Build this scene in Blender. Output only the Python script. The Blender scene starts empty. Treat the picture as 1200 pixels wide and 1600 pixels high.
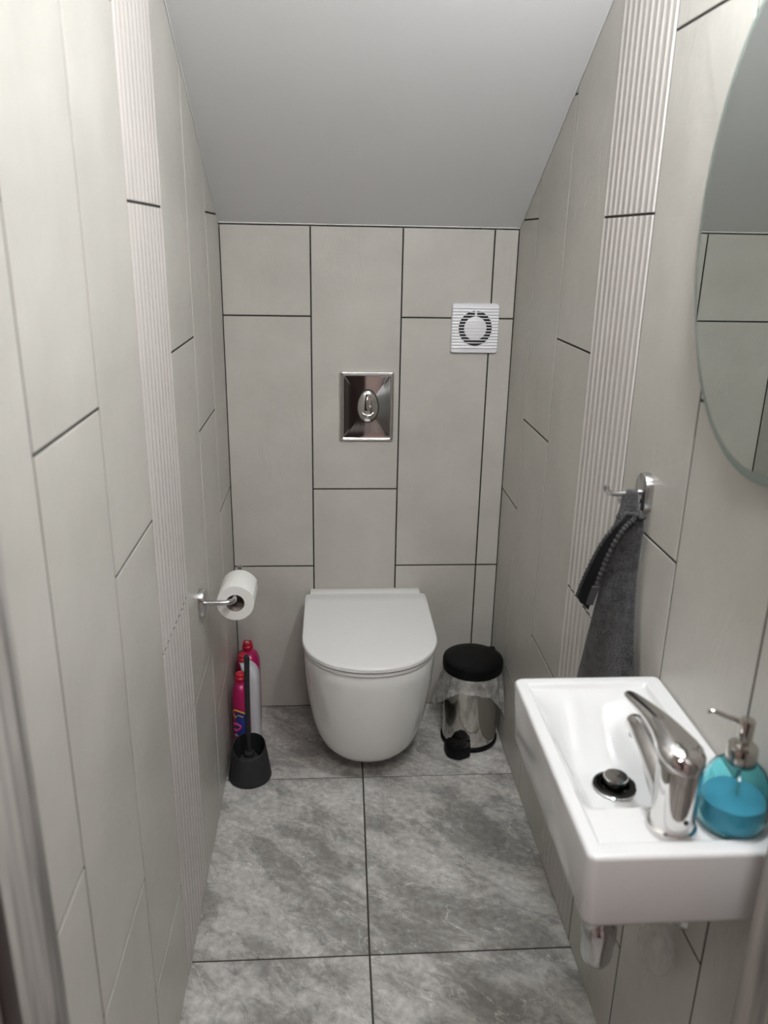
import bpy, bmesh, math, random
from mathutils import Vector, Matrix, noise
random.seed(7)
PI = math.pi
scn = bpy.context.scene
COL = scn.collection

# ------------------------------------------------------------------ camera
F_PX = 1252.42
right = Vector((0.99783618, -0.06326722, 0.01789439))
fwd = Vector((0.06565862, 0.94457022, -0.32167691))
up = Vector((0.0034491, 0.32215578, 0.94668039))
cam_d = bpy.data.cameras.new('camera')
cam = bpy.data.objects.new('camera', cam_d)
COL.objects.link(cam)
R = Matrix((right, up, -fwd)).transposed()
cam.matrix_world = Matrix.Translation((0.29971, -2.309776, 1.461404)) @ R.to_4x4()
cam_d.sensor_fit = 'VERTICAL'
cam_d.sensor_height = 24.0
cam_d.lens = F_PX / 1600 * 24.0
cam_d.clip_start = 0.05
cam_d.dof.use_dof = True
cam_d.dof.focus_distance = 2.1
cam_d.dof.aperture_fstop = cam_d.lens / 1000 / 0.0072
scn.camera = cam

# ------------------------------------------------------------------ light, exposure
scn.view_settings.view_transform = 'Standard'
scn.view_settings.look = 'None'
scn.view_settings.gamma = 1.0
scn.view_settings.use_curve_mapping = False
scn.view_settings.exposure = 0.0
world = bpy.data.worlds.new('world')
scn.world = world
world.use_nodes = True
world.node_tree.nodes['Background'].inputs[0].default_value = (0.6, 0.55, 0.5, 1)
world.node_tree.nodes['Background'].inputs[1].default_value = 0.05
LAMP = Vector((0.715, -1.45, 2.06))
LAMP_R = 0.055
LAMP_POWER = 30.0
HALL_FILL_POWER = 15.0
def area_light(name, loc, rot, size, power, color, shape='DISK'):
    ld = bpy.data.lights.new(name, 'AREA'); ld.shape = shape; ld.size = size
    ld.energy = power; ld.color = color
    lo = bpy.data.objects.new(name, ld); COL.objects.link(lo)
    lo.location = loc; lo.rotation_euler = rot
    return lo
area_light('hall_fill_light', (0.42, -2.55, 2.30), (math.radians(20), 0, 0), 0.35, HALL_FILL_POWER, (1.0, 0.955, 0.95))  # added fill behind the camera, brightens bowl, basin front and floor

# ------------------------------------------------------------------ helpers
W = 0.82
def link(o, parent=None):
    COL.objects.link(o)
    if parent is not None: o.parent = parent
    return o
def obj(name, bm, mat, parent=None, smooth=True, ang=35):
    me = bpy.data.meshes.new(name)
    bm.normal_update()
    if smooth:
        for f in bm.faces: f.smooth = True
        lim = math.radians(ang)
        for e in bm.edges:
            if len(e.link_faces) == 2:
                if e.calc_face_angle(0) > lim: e.smooth = False
    bm.to_mesh(me); bm.free()
    for m in (mat if isinstance(mat, (list, tuple)) else [mat]): me.materials.append(m)
    o = bpy.data.objects.new(name, me)
    return link(o, parent)
def child_at(o, root):
    # meshes are authored in world coordinates: cancel the root's offset
    o.matrix_parent_inverse = root.matrix_world.inverted()
def thing(name, loc, label, cat, group=None):
    o = bpy.data.objects.new(name, None); COL.objects.link(o)
    o.location = loc; o.empty_display_size = 0.05
    o['label'] = label; o['category'] = cat
    if group: o['group'] = group
    o.matrix_world = Matrix.Translation(loc)
    return o
def part(name, bm, mat, root, **k):
    o = obj(name, bm, mat, root, **k)
    base = root
    off = Vector((0, 0, 0))
    while base is not None:
        off += base.location; base = base.parent
    o.data.transform(Matrix.Translation(-off))
    return o
def tag(o, label, cat, group=None):
    o['label'] = label; o['category'] = cat
    if group: o['group'] = group
    return o
def struct(o):
    o['kind'] = 'structure'
    return o
def center_origin(o, loc):
    o.data.transform(Matrix.Translation(-Vector(loc))); o.location = loc
def box(bm, a, b, bev=0.0, seg=2, mi=0):
    x0, y0, z0 = a; x1, y1, z1 = b
    vs = [bm.verts.new(p) for p in ((x0,y0,z0),(x1,y0,z0),(x1,y1,z0),(x0,y1,z0),(x0,y0,z1),(x1,y0,z1),(x1,y1,z1),(x0,y1,z1))]
    fs = [bm.faces.new([vs[i] for i in q]) for q in ((3,2,1,0),(4,5,6,7),(0,1,5,4),(1,2,6,5),(2,3,7,6),(3,0,4,7))]
    for f in fs: f.material_index = mi
    if bev > 0:
        es = {e for f in fs for e in f.edges}
        bmesh.ops.bevel(bm, geom=list(es), offset=bev, segments=seg, profile=0.5, affect='EDGES', clamp_overlap=True)
def loft(bm, rings, cap0=True, cap1=True, closed=True, mi=0):
    vr = [[bm.verts.new(p) for p in r] for r in rings]
    n = len(vr[0])
    m = n if closed else n - 1
    for a, b in zip(vr[:-1], vr[1:]):
        for i in range(m):
            j = (i + 1) % n
            f = bm.faces.new((a[i], a[j], b[j], b[i])); f.material_index = mi
    if cap0: bm.faces.new(list(reversed(vr[0]))).material_index = mi
    if cap1: bm.faces.new(vr[-1]).material_index = mi
    return vr
def lathe(bm, prof, c=(0, 0, 0), n=48, axis=None, cap0=True, cap1=True, mi=0):
    """prof: list of (r, h); axis: direction (default z)"""
    ax = Vector(axis if axis else (0, 0, 1)).normalized()
    u = ax.orthogonal().normalized(); v = ax.cross(u)
    if axis is None: u, v = Vector((1, 0, 0)), Vector((0, 1, 0))
    c = Vector(c)
    rings = [[c + ax*h + (u*math.cos(t) + v*math.sin(t))*max(r, 1e-5) for t in [2*PI*i/n for i in range(n)]] for r, h in prof]
    loft(bm, rings, cap0, cap1, mi=mi)
def tube(bm, pts, rad, n=20, mi=0, flat=None, cap=True, upv=None):
    """swept tube. rad: number or list; flat: list of (a,b) scale per point"""
    P = [Vector(p) for p in pts]
    k = len(P)
    rings = []
    prev = None
    for i in range(k):
        t = (P[min(i+1, k-1)] - P[max(i-1, 0)]).normalized()
        if upv is not None:
            a = Vector(upv); a = (a - t*a.dot(t)).normalized()
        elif prev is None: a = t.orthogonal().normalized()
        else: a = (prev - t*prev.dot(t)).normalized()
        prev = a
        b = t.cross(a)
        r = rad[i] if isinstance(rad, (list, tuple)) else rad
        fa, fb = (flat[i] if flat else (1, 1))
        rings.append([P[i] + (a*math.cos(q)*fa + b*math.sin(q)*fb)*r for q in [2*PI*j/n for j in range(n)]])
    loft(bm, rings, cap, cap, mi=mi)
def smoothpath(ctrl, n=8):
    P = [Vector(p) for p in ctrl]; out = []
    Q = [P[0]*2 - P[1]] + P + [P[-1]*2 - P[-2]]
    for i in range(1, len(Q)-2):
        p0, p1, p2, p3 = Q[i-1:i+3]
        for j in range(n):
            t = j/n
            out.append(0.5*((2*p1)+(p2-p0)*t+(2*p0-5*p1+4*p2-p3)*t*t+(3*p1-p0-3*p2+p3)*t**3))
    out.append(P[-1])
    return out
def rrect(x0, x1, y0, y1, r, n=8):
    pts = []
    for cx, cy, a0 in ((x1-r, y1-r, 0), (x0+r, y1-r, 90), (x0+r, y0+r, 180), (x1-r, y0+r, 270)):
        for i in range(n+1):
            a = math.radians(a0 + 90*i/n)
            pts.append((cx + r*math.cos(a), cy + r*math.sin(a)))
    return pts
def sstep(t):
    t = max(0.0, min(1.0, t)); return t*t*(3-2*t)

# ------------------------------------------------------------------ materials
def new_mat(name):
    m = bpy.data.materials.new(name); m.use_nodes = True
    nt = m.node_tree
    return m, nt, nt.nodes['Principled BSDF']
def simple(name, col, rough=0.5, metal=0.0, spec=None, trans=0.0, ior=None, coat=0.0, alpha=None, sss=0.0):
    m, nt, b = new_mat(name)
    b.inputs['Base Color'].default_value = (*col, 1)
    b.inputs['Roughness'].default_value = rough
    b.inputs['Metallic'].default_value = metal
    if spec is not None: b.inputs['Specular IOR Level'].default_value = spec
    if trans: b.inputs['Transmission Weight'].default_value = trans
    if ior: b.inputs['IOR'].default_value = ior
    if coat: b.inputs['Coat Weight'].default_value = coat
    if alpha is not None: b.inputs['Alpha'].default_value = alpha
    # faint procedural wear so no surface is perfectly uniform
    n = nt.nodes.new('ShaderNodeTexNoise'); n.inputs['Scale'].default_value = 35
    tc = nt.nodes.new('ShaderNodeTexCoord'); nt.links.new(tc.outputs['Object'], n.inputs['Vector'])
    mr = nt.nodes.new('ShaderNodeMapRange')
    mr.inputs['To Min'].default_value = max(0, rough*0.9); mr.inputs['To Max'].default_value = min(1, rough*1.12)
    nt.links.new(n.outputs['Fac'], mr.inputs['Value']); nt.links.new(mr.outputs[0], b.inputs['Roughness'])
    return m

def tile_mat(name, col, col2, rough=0.33, bump=0.32, pink=0.5):
    m, nt, b = new_mat(name); L = nt.links.new; N = nt.nodes.new
    uv = N('ShaderNodeUVMap'); uv.uv_map = 'UVMap'
    n1 = N('ShaderNodeTexNoise'); n1.inputs['Scale'].default_value = 5; n1.inputs['Detail'].default_value = 6; n1.inputs['Roughness'].default_value = 0.6
    L(uv.outputs[0], n1.inputs['Vector'])
    r1 = N('ShaderNodeValToRGB'); r1.color_ramp.elements[0].position = 0.33; r1.color_ramp.elements[1].position = 0.68
    r1.color_ramp.elements[0].color = (*col2, 1); r1.color_ramp.elements[1].color = (*col, 1)
    L(n1.outputs['Fac'], r1.inputs['Fac'])
    L(r1.outputs[0], b.inputs['Base Color'])
    n2 = N('ShaderNodeTexNoise'); n2.inputs['Scale'].default_value = 22; n2.inputs['Detail'].default_value = 8; n2.inputs['Roughness'].default_value = 0.65
    L(uv.outputs[0], n2.inputs['Vector'])
    bp = N('ShaderNodeBump'); bp.inputs['Strength'].default_value = bump; bp.inputs['Distance'].default_value = 0.0040
    mpr = N('ShaderNodeMapping'); mpr.inputs['Scale'].default_value = (9, 3.2, 1); mpr.inputs['Rotation'].default_value = (0, 0, 0.35); L(uv.outputs[0], mpr.inputs['Vector'])
    n3 = N('ShaderNodeTexNoise'); n3.inputs['Scale'].default_value = 1.6; n3.inputs['Detail'].default_value = 5; n3.inputs['Roughness'].default_value = 0.55; n3.inputs['Distortion'].default_value = 0.8
    L(mpr.outputs[0], n3.inputs['Vector'])
    ma = N('ShaderNodeMath'); ma.operation = 'MULTIPLY_ADD'; ma.inputs[1].default_value = 1.6; L(n3.outputs['Fac'], ma.inputs[0]); L(n2.outputs['Fac'], ma.inputs[2])
    L(ma.outputs[0], bp.inputs['Height']); L(bp.outputs[0], b.inputs['Normal'])
    mr = N('ShaderNodeMapRange'); mr.inputs['To Min'].default_value = rough-0.07; mr.inputs['To Max'].default_value = rough+0.1
    L(n1.outputs['Fac'], mr.inputs['Value']); L(mr.outputs[0], b.inputs['Roughness'])
    b.inputs['Specular IOR Level'].default_value = 0.45
    return m

M_TILE = tile_mat('wall_tile', (0.545, 0.530, 0.485), (0.475, 0.461, 0.420))
M_RIB = tile_mat('ribbed_wall_tile', (0.535, 0.510, 0.480), (0.50, 0.475, 0.445), rough=0.42, bump=0.1)
M_GROUT = simple('grey_grout', (0.045, 0.041, 0.036), 0.95, spec=0.1)
M_CAULK = simple('white_sealant', (0.75, 0.75, 0.72), 0.4)
M_FGROUT = simple('floor_grout', (0.07, 0.064, 0.056), 0.95, spec=0.1)

def marble_mat():
    m, nt, b = new_mat('grey_marble_floor_tile'); L = nt.links.new; N = nt.nodes.new
    uv = N('ShaderNodeUVMap'); uv.uv_map = 'UVMap'
    mr0 = N('ShaderNodeMapping'); mr0.inputs['Rotation'].default_value = (0, 0, math.radians(36)); L(uv.outputs[0], mr0.inputs['Vector'])
    mp = N('ShaderNodeMapping'); mp.inputs['Scale'].default_value = (1.0, 2.0, 1)
    L(mr0.outputs[0], mp.inputs['Vector'])
    # warp
    nw = N('ShaderNodeTexNoise'); nw.inputs['Scale'].default_value = 4.0; nw.inputs['Detail'].default_value = 5
    L(mp.outputs[0], nw.inputs['Vector'])
    vm = N('ShaderNodeVectorMath'); vm.operation = 'MULTIPLY_ADD'; vm.inputs[1].default_value = (0.22, 0.22, 0.22)
    L(nw.outputs['Color'], vm.inputs[0]); L(mp.outputs[0], vm.inputs[2])
    n1 = N('ShaderNodeTexNoise'); n1.inputs['Scale'].default_value = 3.4; n1.inputs['Detail'].default_value = 12; n1.inputs['Roughness'].default_value = 0.72; n1.inputs['Distortion'].default_value = 0.25
    L(vm.outputs[0], n1.inputs['Vector'])
    r1 = N('ShaderNodeValToRGB'); cr = r1.color_ramp
    cr.elements[0].position = 0.36; cr.elements[0].color = (0.235, 0.229, 0.212, 1)
    cr.elements[1].position = 0.68; cr.elements[1].color = (0.68, 0.672, 0.64, 1)
    e = cr.elements.new(0.47); e.color = (0.33, 0.322, 0.30, 1)
    e = cr.elements.new(0.515); e.color = (0.46, 0.452, 0.425, 1)
    e = cr.elements.new(0.56); e.color = (0.52, 0.512, 0.485, 1)
    L(n1.outputs['Fac'], r1.inputs['Fac'])
    # light thin veins
    def veins(scale, w, seed):
        n = N('ShaderNodeTexNoise'); n.inputs['Scale'].default_value = scale; n.inputs['Detail'].default_value = 7; n.inputs['Roughness'].default_value = 0.55
        off = N('ShaderNodeVectorMath'); off.inputs[1].default_value = (seed, seed*1.7, seed*0.3)
        L(vm.outputs[0], off.inputs[0]); L(off.outputs[0], n.inputs['Vector'])
        s = N('ShaderNodeMath'); s.operation = 'SUBTRACT'; s.inputs[1].default_value = 0.5; L(n.outputs['Fac'], s.inputs[0])
        a = N('ShaderNodeMath'); a.operation = 'ABSOLUTE'; L(s.outputs[0], a.inputs[0])
        mr = N('ShaderNodeMapRange'); mr.inputs['From Min'].default_value = 0; mr.inputs['From Max'].default_value = w
        mr.inputs['To Min'].default_value = 1; mr.inputs['To Max'].default_value = 0
        L(a.outputs[0], mr.inputs['Value']); return mr.outputs[0]
    msk = N('ShaderNodeTexNoise'); msk.inputs['Scale'].default_value = 5.5; L(uv.outputs[0], msk.inputs['Vector'])
    mk = N('ShaderNodeMapRange'); mk.inputs['From Min'].default_value = 0.45; mk.inputs['From Max'].default_value = 0.65; L(msk.outputs['Fac'], mk.inputs['Value'])
    v1 = veins(3.6, 0.010, 3.1); v2 = veins(7, 0.012, 7.7)
    mul = N('ShaderNodeMath'); mul.operation = 'MULTIPLY'; L(v1, mul.inputs[0]); L(mk.outputs[0], mul.inputs[1])
    m1 = N('ShaderNodeMix'); m1.data_type = 'RGBA'; m1.inputs['B'].default_value = (0.75, 0.745, 0.71, 1)
    f1 = N('ShaderNodeMath'); f1.operation = 'MULTIPLY'; f1.inputs[1].default_value = 0.6; L(mul.outputs[0], f1.inputs[0])
    L(f1.outputs[0], m1.inputs['Factor']); L(r1.outputs[0], m1.inputs['A'])
    m2 = N('ShaderNodeMix'); m2.data_type = 'RGBA'; m2.inputs['B'].default_value = (0.13, 0.125, 0.115, 1)
    f2 = N('ShaderNodeMath'); f2.operation = 'MULTIPLY'; f2.inputs[1].default_value = 0.38; L(v2, f2.inputs[0])
    L(f2.outputs[0], m2.inputs['Factor']); L(m1.outputs['Result'], m2.inputs['A'])
    # light crackle lines
    vo = N('ShaderNodeTexVoronoi'); vo.feature = 'DISTANCE_TO_EDGE'; vo.inputs['Scale'].default_value = 7.5
    vw = N('ShaderNodeTexNoise'); vw.inputs['Scale'].default_value = 14; vw.inputs['Detail'].default_value = 6; L(vm.outputs[0], vw.inputs['Vector'])
    vx = N('ShaderNodeVectorMath'); vx.operation = 'MULTIPLY_ADD'; vx.inputs[1].default_value = (0.16, 0.16, 0.16); L(vw.outputs['Color'], vx.inputs[0]); L(vm.outputs[0], vx.inputs[2])
    L(vx.outputs[0], vo.inputs['Vector'])
    vr_ = N('ShaderNodeMapRange'); vr_.inputs['From Max'].default_value = 0.022; vr_.inputs['To Min'].default_value = 0.55; vr_.inputs['To Max'].default_value = 0
    L(vo.outputs['Distance'], vr_.inputs['Value'])
    mk2 = N('ShaderNodeTexNoise'); mk2.inputs['Scale'].default_value = 7; mk2.inputs['Detail'].default_value = 3; L(vm.outputs[0], mk2.inputs['Vector'])
    mk3 = N('ShaderNodeMapRange'); mk3.inputs['From Min'].default_value = 0.47; mk3.inputs['From Max'].default_value = 0.6; L(mk2.outputs['Fac'], mk3.inputs['Value'])
    vf = N('ShaderNodeMath'); vf.operation = 'MULTIPLY'; L(vr_.outputs[0], vf.inputs[0]); L(mk3.outputs[0], vf.inputs[1])
    mA = N('ShaderNodeMix'); mA.data_type = 'RGBA'; mA.inputs['B'].default_value = (0.80, 0.795, 0.76, 1); L(vf.outputs[0], mA.inputs['Factor']); L(m2.outputs['Result'], mA.inputs['A'])
    m2 = mA
    # fine grain
    ng = N('ShaderNodeTexNoise'); ng.inputs['Scale'].default_value = 60; ng.inputs['Detail'].default_value = 6; L(uv.outputs[0], ng.inputs['Vector'])
    gr = N('ShaderNodeMapRange'); gr.inputs['From Min'].default_value = 0.3; gr.inputs['From Max'].default_value = 0.7; gr.inputs['To Min'].default_value = 0.80; gr.inputs['To Max'].default_value = 1.20
    L(ng.outputs['Fac'], gr.inputs['Value'])
    m3 = N('ShaderNodeMix'); m3.data_type = 'RGBA'; m3.blend_type = 'MULTIPLY'; m3.inputs['Factor'].default_value = 1
    L(m2.outputs['Result'], m3.inputs['A']); L(gr.outputs[0], m3.inputs['B'])
    L(m3.outputs['Result'], b.inputs['Base Color'])
    b.inputs['Roughness'].default_value = 0.33
    bp = N('ShaderNodeBump'); bp.inputs['Strength'].default_value = 0.08; bp.inputs['Distance'].default_value = 0.001
    L(ng.outputs['Fac'], bp.inputs['Height']); L(bp.outputs[0], b.inputs['Normal'])
    return m
M_FLOOR = marble_mat()

def paint_mat(name, col):
    m, nt, b = new_mat(name); L = nt.links.new; N = nt.nodes.new
    tc = N('ShaderNodeTexCoord'); n = N('ShaderNodeTexNoise'); n.inputs['Scale'].default_value = 90; n.inputs['Detail'].default_value = 4
    L(tc.outputs['Object'], n.inputs['Vector'])
    n2 = N('ShaderNodeTexNoise'); n2.inputs['Scale'].default_value = 4; L(tc.outputs['Object'], n2.inputs['Vector'])
    add = N('ShaderNodeMath'); add.operation = 'MULTIPLY_ADD'; add.inputs[1].default_value = 6; L(n2.outputs['Fac'], add.inputs[0]); L(n.outputs['Fac'], add.inputs[2])
    bp = N('ShaderNodeBump'); bp.inputs['Strength'].default_value = 0.15; bp.inputs['Distance'].default_value = 0.001
    L(add.outputs[0], bp.inputs['Height']); L(bp.outputs[0], b.inputs['Normal'])
    b.inputs['Base Color'].default_value = (*col, 1); b.inputs['Roughness'].default_value = 0.75
    return m
M_CEIL = paint_mat('ceiling_paint', (0.77, 0.77, 0.775))
M_HALL = paint_mat('hall_paint', (0.60, 0.48, 0.45))

def wood_mat():
    m, nt, b = new_mat('grey_oak_laminate'); L = nt.links.new; N = nt.nodes.new
    tc = N('ShaderNodeTexCoord'); mp = N('ShaderNodeMapping'); mp.inputs['Scale'].default_value = (22, 22, 1.4)
    L(tc.outputs['Object'], mp.inputs['Vector'])
    n = N('ShaderNodeTexNoise'); n.inputs['Scale'].default_value = 2.2; n.inputs['Detail'].default_value = 8; n.inputs['Distortion'].default_value = 0.7
    L(mp.outputs[0], n.inputs['Vector'])
    r = N('ShaderNodeValToRGB'); cr = r.color_ramp
    cr.elements[0].position = 0.34; cr.elements[0].color = (0.14, 0.13, 0.122, 1)
    cr.elements[1].position = 0.66; cr.elements[1].color = (0.48, 0.455, 0.43, 1)
    e = cr.elements.new(0.48); e.color = (0.32, 0.30, 0.28, 1)
    L(n.outputs['Fac'], r.inputs['Fac']); L(r.outputs[0], b.inputs['Base Color'])
    b.inputs['Roughness'].default_value = 0.5
    return m
M_WOOD = wood_mat()
M_DARKWOOD = simple('dark_red_wood', (0.025, 0.014, 0.012), 0.5)

M_CERAMIC = simple('white_ceramic', (0.84, 0.845, 0.82), 0.08, spec=0.5, coat=0.3)
M_LID = simple('white_lid_plastic', (0.84, 0.845, 0.83), 0.16)
M_BASIN = simple('basin_ceramic', (0.70, 0.705, 0.70), 0.07, coat=0.3)
M_CHROME = simple('chrome', (0.72, 0.71, 0.70), 0.06, metal=1)
M_SATIN = simple('satin_chrome', (0.60, 0.60, 0.60), 0.22, metal=1)
M_STEEL = simple('polished_steel', (0.60, 0.58, 0.55), 0.09, metal=1)
M_BLACK = simple('black_plastic', (0.004, 0.004, 0.0045), 0.4, spec=0.15)
M_RUBBER = simple('dark_grey_plastic', (0.024, 0.026, 0.027), 0.55, spec=0.3)
M_BRUSH = simple('brush_bristle', (0.03, 0.03, 0.03), 0.8)
M_FAN = simple('white_fan_plastic', (0.78, 0.78, 0.80), 0.35)
M_DARK = simple('dark_shade_and_parts', (0.01, 0.01, 0.01), 0.7)
M_PINK = simple('magenta_plastic', (0.42, 0.008, 0.10), 0.3)
M_PINKL = simple('pink_label', (0.66, 0.08, 0.25), 0.35)
M_RED = simple('red_cap', (0.50, 0.01, 0.03), 0.3)
M_BLUE = simple('blue_label', (0.03, 0.05, 0.28), 0.35)
M_YELLOW = simple('yellow_print', (0.75, 0.5, 0.06), 0.4)
M_WHITEP = simple('white_plastic', (0.62, 0.63, 0.66), 0.35)
M_CARD = simple('grey_cardboard', (0.28, 0.24, 0.20), 0.9)
M_DGLOSS = simple('chrome_reflecting_dark', (0.06, 0.06, 0.06), 0.12, metal=1)  # chrome with a dark reflection put into its colour

def paper_mat():
    m, nt, b = new_mat('white_tissue'); L = nt.links.new; N = nt.nodes.new
    b.inputs['Base Color'].default_value = (0.80, 0.80, 0.76, 1); b.inputs['Roughness'].default_value = 0.95
    b.inputs['Specular IOR Level'].default_value = 0.1
    tc = N('ShaderNodeTexCoord'); v = N('ShaderNodeTexVoronoi'); v.inputs['Scale'].default_value = 160
    L(tc.outputs['Object'], v.inputs['Vector'])
    bp = N('ShaderNodeBump'); bp.inputs['Strength'].default_value = 0.2; bp.inputs['Distance'].default_value = 0.001
    L(v.outputs['Distance'], bp.inputs['Height']); L(bp.outputs[0], b.inputs['Normal'])
    return m
M_PAPER = paper_mat()

def towel_mat():
    m, nt, b = new_mat('charcoal_terry'); L = nt.links.new; N = nt.nodes.new
    tc = N('ShaderNodeTexCoord')
    n = N('ShaderNodeTexNoise'); n.inputs['Scale'].default_value = 330; n.inputs['Detail'].default_value = 4; L(tc.outputs['Object'], n.inputs['Vector'])
    n2 = N('ShaderNodeTexNoise'); n2.inputs['Scale'].default_value = 60; n2.inputs['Detail'].default_value = 4; L(tc.outputs['Object'], n2.inputs['Vector'])
    ad = N('ShaderNodeMath'); ad.operation = 'MULTIPLY_ADD'; ad.inputs[1].default_value = 0.7; L(n2.outputs['Fac'], ad.inputs[0]); L(n.outputs['Fac'], ad.inputs[2])
    r = N('ShaderNodeValToRGB'); cr = r.color_ramp
    cr.elements[0].position = 0.6; cr.elements[0].color = (0.016, 0.016, 0.0165, 1)
    cr.elements[1].position = 1.1; cr.elements[1].color = (0.075, 0.074, 0.076, 1)
    L(ad.outputs[0], r.inputs['Fac']); L(r.outputs[0], b.inputs['Base Color'])
    bp = N('ShaderNodeBump'); bp.inputs['Strength'].default_value = 0.9; bp.inputs['Distance'].default_value = 0.003
    L(ad.outputs[0], bp.inputs['Height']); L(bp.outputs[0], b.inputs['Normal'])
    b.inputs['Roughness'].default_value = 1.0; b.inputs['Specular IOR Level'].default_value = 0.1
    b.inputs['Sheen Weight'].default_value = 0.25
    return m
M_TOWEL = towel_mat()
M_HEM = simple('charcoal_hem', (0.06, 0.06, 0.062), 0.9, spec=0.1)
M_BAND = simple('woven_band', (0.010, 0.010, 0.011), 0.9, spec=0.1)

def glass(name, col, rough=0.02, ior=1.45):
    m, nt, b = new_mat(name)
    b.inputs['Base Color'].default_value = (*col, 1); b.inputs['Roughness'].default_value = rough
    b.inputs['Transmission Weight'].default_value = 1.0; b.inputs['IOR'].default_value = ior
    return m
M_SOAPGLASS = glass('turquoise_glass', (0.45, 0.87, 0.91), 0.03, 1.25)
M_LIQUID = simple('blue_soap_liquid', (0.38, 0.55, 0.72), 0.3)
M_MIRROR = simple('mirror_silver', (0.70, 0.745, 0.715), 0.005, metal=1)
M_MEDGE = simple('mirror_edge', (0.22, 0.27, 0.24), 0.2)
def film_mat(name, opac, col):
    m = bpy.data.materials.new(name); m.use_nodes = True; nt = m.node_tree; L = nt.links.new; N = nt.nodes.new
    for n in list(nt.nodes): nt.nodes.remove(n)
    out = N('ShaderNodeOutputMaterial'); tr = N('ShaderNodeBsdfTransparent'); pr = N('ShaderNodeBsdfPrincipled')
    pr.inputs['Base Color'].default_value = (*col, 1); pr.inputs['Roughness'].default_value = 0.25
    mx = N('ShaderNodeMixShader'); tc = N('ShaderNodeTexCoord')
    n = N('ShaderNodeTexNoise'); n.inputs['Scale'].default_value = 40; n.inputs['Detail'].default_value = 4; L(tc.outputs['Object'], n.inputs['Vector'])
    lw = N('ShaderNodeLayerWeight'); lw.inputs['Blend'].default_value = 0.35
    mr = N('ShaderNodeMapRange'); mr.inputs['From Min'].default_value = 0.35; mr.inputs['From Max'].default_value = 0.7
    mr.inputs['To Min'].default_value = opac*0.5; mr.inputs['To Max'].default_value = opac*1.6
    L(n.outputs['Fac'], mr.inputs['Value'])
    ad = N('ShaderNodeMath'); ad.operation = 'MULTIPLY_ADD'; ad.inputs[1].default_value = 0.35; ad.use_clamp = True
    L(lw.outputs['Facing'], ad.inputs[0]); L(mr.outputs[0], ad.inputs[2])
    L(ad.outputs[0], mx.inputs[0]); L(tr.outputs[0], mx.inputs[1]); L(pr.outputs[0], mx.inputs[2]); L(mx.outputs[0], out.inputs[0])
    return m
M_FILM = film_mat('clear_bag_film', 0.26, (0.75, 0.75, 0.73))
M_FILM2 = film_mat('thin_bag_film', 0.14, (0.8, 0.78, 0.75))
def emit_mat(name, col, s):
    m = bpy.data.materials.new(name); m.use_nodes = True; nt = m.node_tree
    b = nt.nodes['Principled BSDF']; b.inputs['Base Color'].default_value = (0.9, 0.9, 0.9, 1)
    b.inputs['Emission Color'].default_value = (*col, 1); b.inputs['Emission Strength'].default_value = s
    return m

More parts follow.
